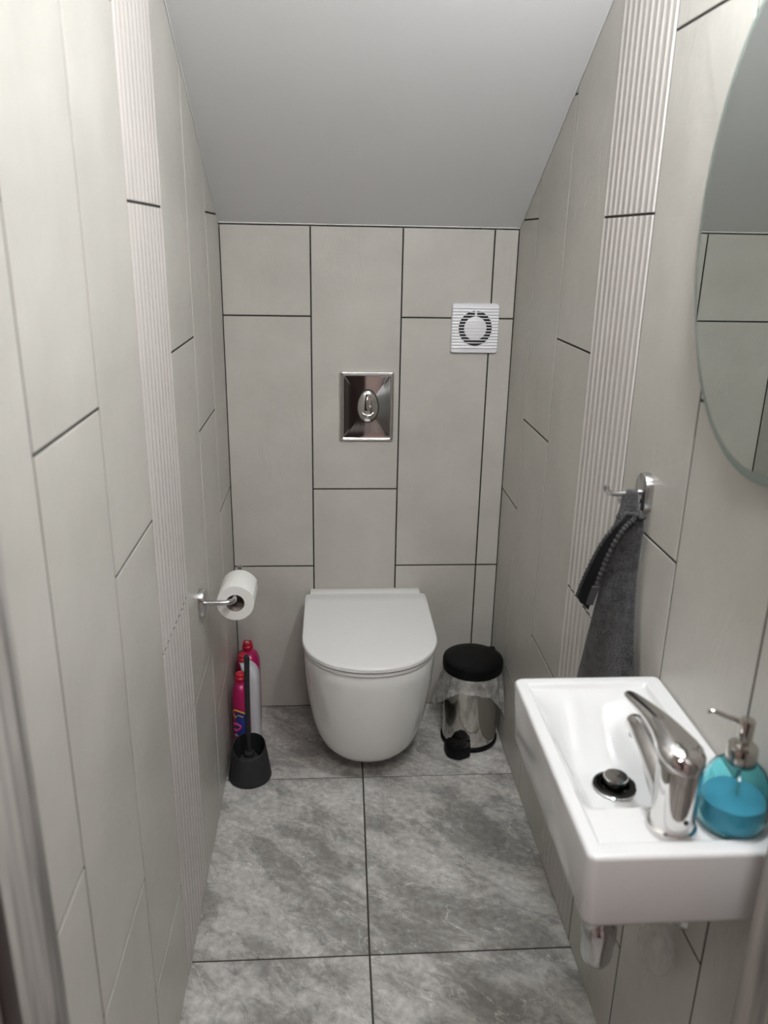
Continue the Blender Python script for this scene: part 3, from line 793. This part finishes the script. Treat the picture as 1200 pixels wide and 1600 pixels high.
# neck gathered round the hook: loop above the body
bm = bmesh.new()
rings = []
for k in range(13):
    t = k/12
    z = 1.044 + 0.034*t
    w = lerp(0.0165, 0.0115, t); cx_ = lerp(0.790, 0.790, t); cy_ = lerp(-1.090, -1.084, t)
    rings.append([Vector((cx_ + w*math.cos(q)*(1+0.10*math.sin(5*q)), cy_ + w*0.75*math.sin(q)*(1+0.12*math.cos(4*q)), z + 0.003*math.cos(q))) for q in [2*PI*i/40 for i in range(40)]])
rings.append([Vector((0.790 + 0.007*math.cos(q), -1.084 + 0.005*math.sin(q), 1.0810)) for q in [2*PI*i/40 for i in range(40)]])
loft(bm, rings); part('gathered_top', bm, M_TOWEL, towel, ang=80)
bm = bmesh.new()
cord(bm, smoothpath([(0.768, -1.094, 1.036), (0.779, -1.101, 1.0445), (0.793, -1.108, 1.0455), (0.8055, -1.113, 1.040)], 8), 0.0042); part('rolled_edge', bm, M_HEM, towel)

# ------------------------------------------------------------------ mirror
MY, MZ, MA, MB = -1.412, 1.498, 0.2345, 0.304
mir = thing('mirror', (W, MY, MZ-MB), 'oval wall mirror with a thin glass edge above the basin', 'mirror')
def ell(k, x, n=120): return [Vector((x, MY+(MA-k)*math.cos(2*PI*i/n), MZ+(MB-k)*math.sin(2*PI*i/n))) for i in range(n)]
bm = bmesh.new()
loft(bm, [ell(0.0, W-0.012), ell(0.0, W-0.0165), ell(0.001, W-0.0175), ell(0.014, W-0.0200)], cap0=False, cap1=False)
bmesh.ops.recalc_face_normals(bm, faces=list(bm.faces))
part('bevelled_edge', bm, M_MEDGE, mir, ang=20)
bm = bmesh.new(); f = bm.faces.new([bm.verts.new(v) for v in ell(0.014, W-0.0200)])
f2 = bm.faces.new([bm.verts.new(v) for v in reversed(ell(0.014, W-0.0197))])
part('mirror_glass', bm, M_MIRROR, mir, smooth=False)
bm = bmesh.new(); loft(bm, [ell(0.004, W-0.0005), ell(0.004, W-0.0125)])
bmesh.ops.recalc_face_normals(bm, faces=list(bm.faces)); part('backing', bm, M_MEDGE, mir)

# ------------------------------------------------------------------ basin
BX0, BX1, BY0, BY1, BZ0, BZ1 = 0.586, 0.8195, -1.604, -1.213, 0.703, 0.8115
basin = thing('basin', (BX1, (BY0+BY1)/2, BZ0), 'small rectangular white ceramic wall basin on the right wall', 'washbasin')
DR = Vector((0.695, -1.392))
def bz(x, y):
    # recessed field
    dx0, dx1 = x-(BX0+0.016), (BX1-0.026)-x
    dy0, dy1 = y-(BY0+0.022), (BY1-0.018)-y
    d = min(dx0, dx1, dy0, dy1)
    z = BZ1 - 0.008*sstep(d/0.008)
    # bowl
    e = [x-(BX0+0.018), (BX1-0.030)-x, y-(-1.512), (BY1-0.022)-y]
    def sm(t, w): return sstep(t/w)
    k = sm(e[0], 0.05)*sm(e[1], 0.085)*sm(e[2], 0.030)*sm(e[3], 0.13)
    k = max(0, k)
    z -= 0.064*(k**0.8)
    return z
bm = bmesh.new()
def rr_full(ins, r, z): return [Vector((x, y, z)) for x, y in rrect_dense(BX0+ins, BX1-ins, BY0+ins, BY1-ins, r)]
def rrect_dense(x0, x1, y0, y1, r, ns=34, nc=8):
    # perimeter with straight sides subdivided; same count for every call
    pts = []
    cs = ((x1-r, y1-r, 0), (x0+r, y1-r, 90), (x0+r, y0+r, 180), (x1-r, y0+r, 270))
    for q in range(4):
        cx, cy, a0 = cs[q]
        arc = [(cx+r*math.cos(math.radians(a0+90*i/nc)), cy+r*math.sin(math.radians(a0+90*i/nc))) for i in range(nc+1)]
        pts += arc
        nx_ = cs[(q+1) % 4]; a1 = math.radians(nx_[2])
        st = (nx_[0]+r*math.cos(a1), nx_[1]+r*math.sin(a1)); en = arc[-1]
        for i in range(1, ns): pts.append((en[0]+(st[0]-en[0])*i/ns, en[1]+(st[1]-en[1])*i/ns))
    return pts
rings = [rr_full(0.012, 0.012, BZ0), rr_full(0.008, 0.012, BZ0+0.003), rr_full(0.005, 0.012, BZ0+0.010), rr_full(0.0, 0.012, BZ1-0.006), rr_full(0.0008, 0.0115, BZ1-0.0028), rr_full(0.0028, 0.0105, BZ1-0.0006), rr_full(0.006, 0.008, BZ1)]
inner = rrect_dense(BX0+0.012, BX1-0.012, BY0+0.012, BY1-0.012, 0.006)
K = 78
HOLE = 0.0285
for k in range(K+1):
    s = k/K
    ring = []
    for x, y in inner:
        v = Vector((x, y)) - DR
        L_ = v.length; u = v/L_
        p = DR + u*lerp(L_, HOLE, s**0.9)
        ring.append(Vector((p.x, p.y, bz(p.x, p.y))))
    rings.append(ring)
loft(bm, rings, True, False)
bowl_o = part('bowl', bm, M_BASIN, basin, ang=50)
drz = bz(DR.x+0.02, DR.y)
bm = bmesh.new()
lathe(bm, [(0.0305, 0.0), (0.0310, 0.0015), (0.029, 0.0025), (0.0255, 0.0015), (0.0235, -0.004), (0.0225, -0.016), (0.0001, -0.016)], (DR.x, DR.y, drz-0.0005), 48, cap0=False, cap1=False)
drain = part('drain', bm, M_CHROME, basin)
bm = bmesh.new(); lathe(bm, [(0.0295, 0.0005), (0.0300, 0.0022), (0.0285, 0.0030), (0.020, 0.0024), (0.017, -0.006)], (DR.x, DR.y, drz+0.0006), 48, cap0=False, cap1=False)
part('dark_drain_ring', bm, M_DGLOSS, drain)  # drain ring darkened by colour, as chrome mirroring dark surroundings
bm = bmesh.new()
lathe(bm, [(0.014, -0.0155), (0.014, 0.001), (0.0165, 0.002), (0.0170, 0.0075), (0.0160, 0.0088), (0.013, 0.0085), (0.0001, 0.0080)], (DR.x, DR.y, drz+0.0085), 48)
part('plug', bm, M_CHROME, drain)

# bottle trap below
TRX, TRY = 0.700, -1.392
trap = thing('bottle_trap', (TRX, TRY, 0.42), 'chrome bottle trap under the white basin', 'bottle trap')
bm = bmesh.new()
lathe(bm, [(0.0001, 0.419), (0.012, 0.4203), (0.019, 0.425), (0.0232, 0.434), (0.0245, 0.446), (0.0245, 0.468), (0.0262, 0.470), (0.0262, 0.492), (0.024, 0.497), (0.018, 0.502), (0.016, 0.505)], (TRX, TRY, 0), 40)
part('trap_bottle', bm, M_SATIN, trap)
bm = bmesh.new(); lathe(bm, [(0.0155, 0.5055), (0.0155, 0.690), (0.026, 0.692), (0.026, 0.7025)], (TRX, TRY, 0), 32); part('tailpipe', bm, M_SATIN, trap)
bm = bmesh.new(); tube(bm, [(TRX+0.010, TRY, 0.522), (W-0.004, TRY, 0.522)], 0.0150, n=24); lathe(bm, [(0.016, 0), (0.032, 0.0), (0.028, 0.008), (0.016, 0.010)], (W-0.0005, TRY, 0.522), 32, axis=(-1, 0, 0)); part('outlet_pipe', bm, M_SATIN, trap)

# ------------------------------------------------------------------ tap
TPX, TPY, TPZ = 0.7035, -1.548, BZ1-0.008
tap = thing('tap', (TPX, TPY, TPZ), 'chrome single lever mixer tap standing on the basin', 'tap')
bm = bmesh.new()
lathe(bm, [(0.0295, 0.0), (0.0298, 0.003), (0.0285, 0.0065), (0.0255, 0.0085), (0.0252, 0.012), (0.0258, 0.05), (0.0262, 0.078), (0.0260, 0.0895)], (TPX, TPY, TPZ), 48)
part('tap_body', bm, M_CHROME, tap)
bm = bmesh.new()
sp = smoothpath([(TPX, TPY+0.008, TPZ+0.030), (TPX-0.001, TPY+0.034, TPZ+0.042), (TPX-0.002, TPY+0.070, TPZ+0.054), (TPX-0.003, TPY+0.105, TPZ+0.060), (TPX-0.0035, TPY+0.128, TPZ+0.058), (TPX-0.0035, TPY+0.136, TPZ+0.050)], 8)
nn_ = len(sp)
tube(bm, sp, [lerp(0.0225, 0.0125, sstep(i/(nn_-1)*1.05)) * (1 if i < nn_-3 else (0.93, 0.8, 0.5)[i-nn_+3]) for i in range(nn_)], n=28, flat=[(lerp(1.15, 0.95, i/nn_), lerp(0.9, 0.95, i/nn_)) for i in range(nn_)], upv=(0, 0, 1))
spo = part('spout', bm, M_CHROME, tap)
bm = bmesh.new(); lathe(bm, [(0.009, 0), (0.009, -0.007), (0.007, -0.008)], (TPX-0.0035, TPY+0.124, TPZ+0.050), 24); part('aerator', bm, M_SATIN, spo)
# lever: one flowing wedge from the round rear to the tip
bm = bmesh.new()
LS = [(-0.0262, .005, .090, .098), (-0.0245, .0115, .0872, .1045), (-0.019, .0190, .0862, .1100), (-0.010, .0240, .0860, .1140), (0.002, .0262, .0860, .1160), (0.014, .0250, .0862, .1170), (0.027, .0222, .0880, .1168),
      (0.045, .0192, .0925, .1150), (0.065, .0166, .0935, .1122), (0.090, .0142, .0910, .1070), (0.115, .0124, .0870, .1008), (0.138, .0110, .0828, .0945), (0.152, .0095, .0808, .0905), (0.159, .0070, .0808, .0885), (0.163, .0025, .0826, .0866)]
LS2 = []
for a, b in zip(LS[:-1], LS[1:]):
    for q in range(4): LS2.append(tuple(lerp(u, v, q/4) for u, v in zip(a, b)))
LS2.append(LS[-1])
R_ = []
for y, w, za_, zb_ in LS2:
    R_.append([Vector((TPX - 0.025*max(0, y) + w*math.copysign(abs(math.cos(q))**(2/2.5), math.cos(q)), TPY+y, TPZ+(za_+zb_)/2 + (zb_-za_)/2*math.copysign(abs(math.sin(q))**(2/2.5), math.sin(q)))) for q in [2*PI*i/48 for i in range(48)]])
loft(bm, R_); bmesh.ops.recalc_face_normals(bm, faces=list(bm.faces))
bmesh.ops.smooth_vert(bm, verts=list(bm.verts), factor=0.5, use_axis_x=True, use_axis_y=True, use_axis_z=True)
part('lever', bm, M_CHROME, tap, ang=60)
bm = bmesh.new(); lathe(bm, [(0.003, 0), (0.003, 0.0008), (0.0001, 0.001)], (TPX+0.004, TPY-0.0253, TPZ+0.026), 16, axis=(0.15, -1, 0)); part('grub_screw', bm, M_DARK, tap)

# ------------------------------------------------------------------ soap dispenser
SX, SY, SZ = 0.776, -1.545, BZ1-0.008
soap = thing('soap_dispenser', (SX, SY, SZ), 'turquoise glass soap dispenser with a steel pump beside the tap', 'soap dispenser')
outer = [(0.030, 0.0005), (0.035, 0.002), (0.0385, 0.007), (0.0398, 0.018), (0.0398, 0.040), (0.0385, 0.056), (0.035, 0.069), (0.029, 0.079), (0.021, 0.086), (0.0145, 0.090), (0.0135, 0.094)]
bm = bmesh.new()
innerp = [(max(r-0.0028, 0.004), h+(0.003 if i < 3 else 0)) for i, (r, h) in enumerate(outer)]
lathe(bm, [(0.0001, 0.0005)] + outer + list(reversed(innerp)) + [(0.0001, innerp[0][1])], (SX, SY, SZ), 64, cap0=False, cap1=False)
sbot = part('bottle', bm, M_SOAPGLASS, soap)
bm = bmesh.new()
lq = [(0.0001, 0.0040), (0.030, 0.0042), (0.0340, 0.008), (0.0366, 0.018), (0.0366, 0.036), (0.0360, 0.040), (0.0001, 0.0402)]
lathe(bm, lq, (SX, SY, SZ), 48, cap0=False, cap1=False); part('liquid_soap', bm, M_LIQUID, soap)
bm = bmesh.new(); tube(bm, [(SX+0.004, SY, SZ+0.041), (SX, SY, SZ+0.095)], 0.0022, n=12); part('dip_tube', bm, M_WHITEP, soap)
bm = bmesh.new(); lathe(bm, [(0.0165, 0.0865), (0.0172, 0.0875), (0.0172, 0.108), (0.0165, 0.1095), (0.009, 0.1100), (0.0075, 0.1120)], (SX, SY, SZ), 48); part('collar', bm, M_STEEL, soap)
bm = bmesh.new(); lathe(bm, [(0.0055, 0.1115), (0.0055, 0.119), (0.0085, 0.1195), (0.0088, 0.142), (0.0080, 0.1445), (0.0001, 0.145)], (SX, SY, SZ), 36); pump = part('pump_head', bm, M_STEEL, soap)
bm = bmesh.new(); tube(bm, smoothpath([(SX-0.006, SY+0.002, SZ+0.140), (SX-0.020, SY+0.006, SZ+0.144), (SX-0.036, SY+0.013, SZ+0.1485), (SX-0.041, SY+0.015, SZ+0.1465)], 6), [0.0034]*6+[0.003]*6+[0.0028]*7, n=14); part('nozzle', bm, M_STEEL, pump)

# ------------------------------------------------------------------ pedal bin + liner
BNX, BNY = 0.7235, -0.192
binr = thing('pedal_bin', (BNX, BNY, 0), 'small steel pedal bin with a black lid in the corner right of the toilet', 'bin')
bm = bmesh.new(); lathe(bm, [(0.0825, 0.012), (0.0825, 0.245), (0.081, 0.246), (0.080, 0.245), (0.080, 0.014)], (BNX, BNY, 0), 64, cap1=False); part('bin_body', bm, M_STEEL, binr)
bm = bmesh.new(); lathe(bm, [(0.080, 0.001), (0.0865, 0.002), (0.087, 0.012), (0.0845, 0.0155), (0.080, 0.015)], (BNX, BNY, 0), 64); part('base_ring', bm, M_BLACK, binr)
bm = bmesh.new()
lathe(bm, [(0.0835, 0.2465), (0.0895, 0.2475), (0.0905, 0.253), (0.0905, 0.272), (0.0885, 0.278), (0.083, 0.281), (0.070, 0.2835), (0.045, 0.2855), (0.020, 0.2865), (0.0001, 0.2868)], (BNX, BNY, 0), 64)
part('lid', bm, M_BLACK, binr)
bm = bmesh.new(); box(bm, (BNX+0.052, BNY+0.052, 0.246), (BNX+0.080, BNY+0.074, 0.276), 0.004); part('lid_hinge', bm, M_BLACK, binr)
pedal_c = Vector((0.671, -0.287, 0.024)); pd = Vector((pedal_c.x-BNX, pedal_c.y-BNY, 0)).normalized(); pt = Vector((-pd.y, pd.x, 0))
bm = bmesh.new()
def pring(z, s, sh=0):
    pl_ = [(-0.030, -0.026), (-0.037, -0.006), (-0.031, 0.006), (-0.018, 0.022), (-0.008, 0.026), (0.008, 0.026), (0.018, 0.022), (0.031, 0.006), (0.037, -0.006), (0.030, -0.026), (0.010, -0.029), (-0.010, -0.029)]
    return [pedal_c + pt*a*s*1.12 + pd*b*s*1.05 + Vector((0, 0, z)) for a, b in pl_]
loft(bm, [pring(-0.020, 0.92), pring(-0.017, 1.0), pring(0.012, 1.0), pring(0.016, 0.93)])
for i in range(-3, 4):
    c0 = pedal_c + pt*i*0.008 + Vector((0, 0, 0.0165))
    tube(bm, [c0 - pd*0.018, c0 + pd*0.013], 0.0013, n=6)
bmesh.ops.recalc_face_normals(bm, faces=list(bm.faces))
part('pedal', bm, M_BLACK, binr)

liner = bpy.data.objects.new('tmp', None)
bm = bmesh.new()
n = 150; rows = 26
vr = []
def drop(q):
    # how far the film hangs below the lid round the bin (q=0 -> +x, -90deg -> camera)
    d = 0.060
    def g(c, w, a):
        e = (math.degrees(q) - c + 180) % 360 - 180
        return a*math.exp(-(e/w)**2)
    return d + g(-32, 22, 0.080) + g(-178, 28, 0.066) + g(-100, 38, -0.024) + g(90, 50, 0.02) + 0.004*math.sin(7*q)
for k in range(rows+1):
    row = []
    s = k/rows
    for i in range(n):
        q = 2*PI*i/n
        D = drop(q)
        wrk = (0.0035*math.sin(13*q+2*math.sin(s*3)) + 0.0015*math.sin(23*q+3*s) + 0.006*noise.noise(Vector((math.cos(q)*6, math.sin(q)*6, s*2.2))))*s**0.7
        flare = 0.0855 + 0.016*s**0.8 + wrk + 0.010*max(0, math.sin(q*1.0+2.5))*0
        e = (math.degrees(q)+35+180) % 360-180
        flare += 0.020*math.exp(-(e/20)**2)*s**1.5
        e = (math.degrees(q)+178+180) % 360-180
        flare += 0.012*math.exp(-(e/25)**2)*s**1.2
        r = max(0.0848, flare)
        x, y = BNX + r*math.cos(q), BNY + r*math.sin(q)
        x = min(x, W-0.003); 
        row.append(bm.verts.new((x, y, 0.2462 - D*s)))
    vr.append(row)
for a, b in zip(vr[:-1], vr[1:]):
    for i in range(n):
        j = (i+1) % n
        bm.faces.new((a[i], a[j], b[j], b[i]))
bpy.data.objects.remove(liner)
o = obj('bin_liner', bm, M_FILM, ang=180); center_origin(o, (BNX, BNY, 0.12)); tag(o, 'clear crumpled plastic bin liner hanging out under the black lid of the bin', 'bin liner')

# ------------------------------------------------------------------ toilet brush and holder
QX, QY = 0.0655, -0.361
bm = bmesh.new()
def rim_z(q): return 0.114 - 0.030*(0.5-0.5*math.sin(q))**1.6    # lowest at the front
nq = 64
def qring(r, zf): return [Vector((QX+r*math.cos(2*PI*i/nq), QY+r*math.sin(2*PI*i/nq), zf(2*PI*i/nq) if callable(zf) else zf)) for i in range(nq)]
rings = [qring(0.054, 0.0008), qring(0.0595, 0.002), qring(0.0610, 0.006), qring(0.0605, 0.012)]
for k in range(1, 12):
    t = k/12
    rings.append(qring(lerp(0.0605, 0.0465, t), (lambda q, t=t: lerp(0.012, rim_z(q), t))))
rings += [qring(0.0462, rim_z), qring(0.0452, lambda q: rim_z(q)+0.0012), qring(0.0438, rim_z), qring(0.0455, lambda q: rim_z(q)-0.02), qring(0.055, 0.010), qring(0.01, 0.006)]
loft(bm, rings)
bmesh.ops.recalc_face_normals(bm, faces=list(bm.faces))
o = obj('toilet_brush_holder', bm, M_RUBBER, ang=50); center_origin(o, (QX, QY, 0)); tag(o, 'dark grey tapered toilet brush holder with slanted rim on the floor by the left wall', 'brush holder')
br = thing('toilet_brush', (QX, QY, 0.0175), 'dark toilet brush with a long flat handle standing in its grey holder', 'toilet brush')
bm = bmesh.new(); tube(bm, smoothpath([(QX, QY+0.004, 0.080), (QX-0.001, QY+0.006, 0.15), (QX, QY+0.006, 0.25), (QX+0.002, QY+0.006, 0.33), (QX+0.003, QY+0.006, 0.372), (QX+0.003, QY+0.006, 0.386)], 6),
                       [lerp(0.0062, 0.0078, min(1, i/22)) if i < 29 else 0.0055 for i in range(31)], n=20, flat=[(0.8, 1.0)]*31, upv=(0, 1, 0)); part('handle', bm, M_RUBBER, br)
bm = bmesh.new(); lathe(bm, [(0.003, 0.0815), (0.014, 0.078), (0.0155, 0.074), (0.0145, 0.070), (0.006, 0.066)], (QX, QY+0.003, 0.003), 32); part('drip_collar', bm, M_RUBBER, br)
bm = bmesh.new()
lathe(bm, [(0.010, 0.012), (0.026, 0.016), (0.031, 0.028), (0.031, 0.045), (0.026, 0.056), (0.010, 0.062)], (QX, QY+0.003, 0.006), 32)
bmesh.ops.subdivide_edges(bm, edges=list(bm.edges), cuts=1)
for v in bm.verts:
    v.co += Vector((v.co.x-QX, v.co.y-QY, 0)).normalized()*random.uniform(-0.003, 0.002)
part('bristle_head', bm, M_BRUSH, br)

# ------------------------------------------------------------------ cleaning bottles
def bottle(name, cx, cy, hw, hd, h_body, label, body_mat, cap_r=0.013, cap_h=0.026, lab=None, rot=0.0, capmat=None, shoulder=0.05, lean=0.0):
    t = thing(name, (cx, cy, 0), label, 'cleaning bottle', None)
    def ring(sx, sy, z, n=40, e=3.2, dx=0.0):
        out = []
        for i in range(n):
            q = 2*PI*i/n; c, s = math.cos(q), math.sin(q)
            a = sx*math.copysign(abs(c)**(2/e), c); b = sy*math.copysign(abs(s)**(2/e), s)
            out.append(Vector((cx + dx + a*math.cos(rot)-b*math.sin(rot), cy + a*math.sin(rot)+b*math.cos(rot), z)))
        return out
    bm = bmesh.new(); R_ = []
    R_ += [ring(hw*.9, hd*.9, 0.001), ring(hw, hd, 0.005)]
    for z in (0.03, 0.06, 0.10, h_body*0.6, h_body*0.8): R_.append(ring(hw, hd, z))
    for i in range(1, 9):
        a = i/8*PI/2
        R_.append(ring(lerp(0.012, hw, math.cos(a)), lerp(0.012, hd, math.cos(a)), h_body*0.8+0.001+shoulder*math.sin(a), e=lerp(3.2, 2.0, i/8), dx=lean*(1-math.cos(a))))
    top = h_body*0.8+0.001+shoulder
    R_.append(ring(0.0115, 0.0115, top+0.006, e=2, dx=lean))
    loft(bm, R_); part('bottle_body', bm, body_mat, t)
    bm = bmesh.new()
    pr = [(cap_r*0.95, top+0.0065), (cap_r, top+0.008), (cap_r, top+cap_h*0.55), (cap_r*0.9, top+cap_h*0.62), (cap_r*0.88, top+cap_h*0.95), (cap_r*0.8, top+cap_h), (cap_r*0.55, top+cap_h*1.0), (cap_r*0.5, top+cap_h*0.96), (0.0001, top+cap_h*0.96)]
    cx += lean
    lathe(bm, pr, (cx, cy, 0), 32, cap1=False)
    for i in range(20):
        q = 2*PI*i/20
        tube(bm, [(cx+cap_r*math.cos(q), cy+cap_r*math.sin(q), top+0.009), (cx+cap_r*math.cos(q), cy+cap_r*math.sin(q), top+cap_h*0.52)], 0.0007, n=6)
    part('cap', bm, capmat or M_RED, t)
    if lab: lab(t, ring, h_body)
    return t, top
def wrap(ring, z0, z1, i0, i1, grow=1.006, rows=6, n=40):
    bm = bmesh.new()
    base = None
    R_ = []
    for k in range(rows+1):
        z = lerp(z0, z1, k/rows); r = ring(z)
        c = sum(r, Vector())/len(r)
        R_.append([c + (p-c)*grow for p in (r[i % n] for i in range(i0, i1+1))])
    inner_ = [[p for p in r] for r in R_]
    vr = [[bm.verts.new(p) for p in r] for r in R_]
    for a, b in zip(vr[:-1], vr[1:]):
        for i in range(len(a)-1): bm.faces.new((a[i], a[i+1], b[i+1], b[i]))
    return bm
def lab1(t, ring, h):
    g = lambda k: (lambda z: ring(k[0], k[1], z))
    part('front_label', wrap(lambda z: ring(0.0225, 0.036, z), 0.045, 0.165, 19, 35, 1.02), M_BLUE, t, ang=180)
    # printed swirl and lettering strokes on the label
    rr_ = ring(0.0225, 0.036, 0.1)
    c = sum(rr_, Vector())/len(rr_)
    def on(i, z):
        a = rr_[int(i) % 40]; b = rr_[(int(i)+1) % 40]; p = a.lerp(b, i-int(i)); p = c + (p-c)*1.035
        return Vector((p.x, p.y, z))
    for (pts, m, r) in [([(23, .158), (26, .172), (30, .168), (33, .160)], M_YELLOW, 0.0022), ([(23, .150), (25, .156), (27, .148), (29, .156), (31, .150)], M_YELLOW, 0.0013),
                        ([(24, .120), (27, .128), (30, .118), (28, .106), (25, .108)], M_PINKL, 0.0035), ([(25, .085), (27, .092), (29, .084), (31, .092)], M_WHITEP, 0.0012), ([(24, .066), (32, .066)], M_PINKL, 0.002)]:
        bm = bmesh.new(); tube(bm, smoothpath([on(*p) for p in pts], 5), r, n=8, flat=None); part('label_print', bm, m, t)
def lab2(t, ring, h):
    part('front_label', wrap(lambda z: ring(0.024, 0.034, z), 0.165, 0.232, 28, 38, 1.02), M_PINKL, t, ang=180)
    part('grey_label', wrap(lambda z: ring(0.024, 0.034, z), 0.09, 0.150, 33, 38, 1.02), M_RUBBER, t, ang=180)
b1, t1 = bottle('cleaning_bottle', 0.0365, -0.2545, 0.0245, 0.036, 0.246, 'magenta bottle with red cap and blue label, nearest of the cleaning bottles behind the brush', M_PINK, cap_r=0.0158, lab=lab1, shoulder=0.050)
b2, t2 = bottle('cleaning_bottle', 0.0570, -0.172, 0.0265, 0.034, 0.262, 'white bottle with red cap, middle one between two magenta bottles by the left wall', M_WHITEP, cap_r=0.0150, lab=lab2, shoulder=0.052, lean=-0.021)
b3, t3 = bottle('cleaning_bottle', 0.0400, -0.076, 0.036, 0.040, 0.252, 'magenta bottle with clear nozzle tip, rearmost of the cleaning bottles in the left corner', M_PINK, cap_r=0.0165, cap_h=0.030, shoulder=0.048)
bm = bmesh.new(); lathe(bm, [(0.006, t3+0.029), (0.0045, t3+0.036), (0.0035, t3+0.044), (0.0045, t3+0.046), (0.002, t3+0.050)], (0.0400, -0.076, 0), 20); part('nozzle_tip', bm, glass('clear_plastic', (0.95, 0.95, 0.95), 0.1), b3)

# ------------------------------------------------------------------ crumpled film
# ------------------------------------------------------------------ ceiling light fitting
cl = thing('ceiling_light', (LAMP.x, LAMP.y, LAMP.z), 'round opal ceiling light above the doorway end of the room', 'ceiling light')
zc = Z0 + SL*abs(LAMP.y)
bm = bmesh.new(); lathe(bm, [(0.004, zc+0.0), (0.045, zc-0.028), (0.040, zc-0.038), (0.004, zc-0.042)], (LAMP.x, LAMP.y, 0), 40); part('ceiling_rose', bm, M_FAN, cl)
bm = bmesh.new(); tube(bm, [(LAMP.x, LAMP.y, zc-0.04), (LAMP.x, LAMP.y, LAMP.z+LAMP_R+0.03)], 0.004, n=12); part('cable', bm, M_FAN, cl)
bm = bmesh.new(); lathe(bm, [(0.018, LAMP_R-0.002), (0.018, LAMP_R+0.028), (0.008, LAMP_R+0.034)], LAMP, 32); part('lamp_holder', bm, M_FAN, cl)
bm = bmesh.new(); bmesh.ops.create_uvsphere(bm, u_segments=32, v_segments=16, radius=LAMP_R)
for v in bm.verts: v.co += LAMP
M_GLOBE = emit_mat('lamp_globe', (0.955, 1.0, 1.035), LAMP_POWER/(4*PI*PI*LAMP_R**2))
part('glass_globe', bm, M_GLOBE, cl)
# clear bag left hanging from the waste pipe
bm = bmesh.new()
nb = 60; R_ = []
for k in range(27):
    t = k/26
    z = 0.508 - 0.112*t
    r = 0.006 + 0.030*math.sin(PI*min(1, t*0.98+0.02))**0.8*(0.35+0.65*t)
    R_.append([Vector((min(W-0.003, 0.790+0.010*t + r*math.cos(q)*(1+0.30*noise.noise(Vector((math.cos(q)*2.5, math.sin(q)*2.5, t*3))))),
                       TRY + r*1.1*math.sin(q)*(1+0.30*noise.noise(Vector((math.cos(q)*2.5+5, math.sin(q)*2.5, t*3)))), z)) for q in [2*PI*i/nb for i in range(nb)]])
loft(bm, R_)
o = obj('plastic_bag', bm, M_FILM2, ang=180); center_origin(o, (0.79, TRY, 0.5)); tag(o, 'small clear crumpled plastic bag hanging under the basin beside the trap', 'bag')
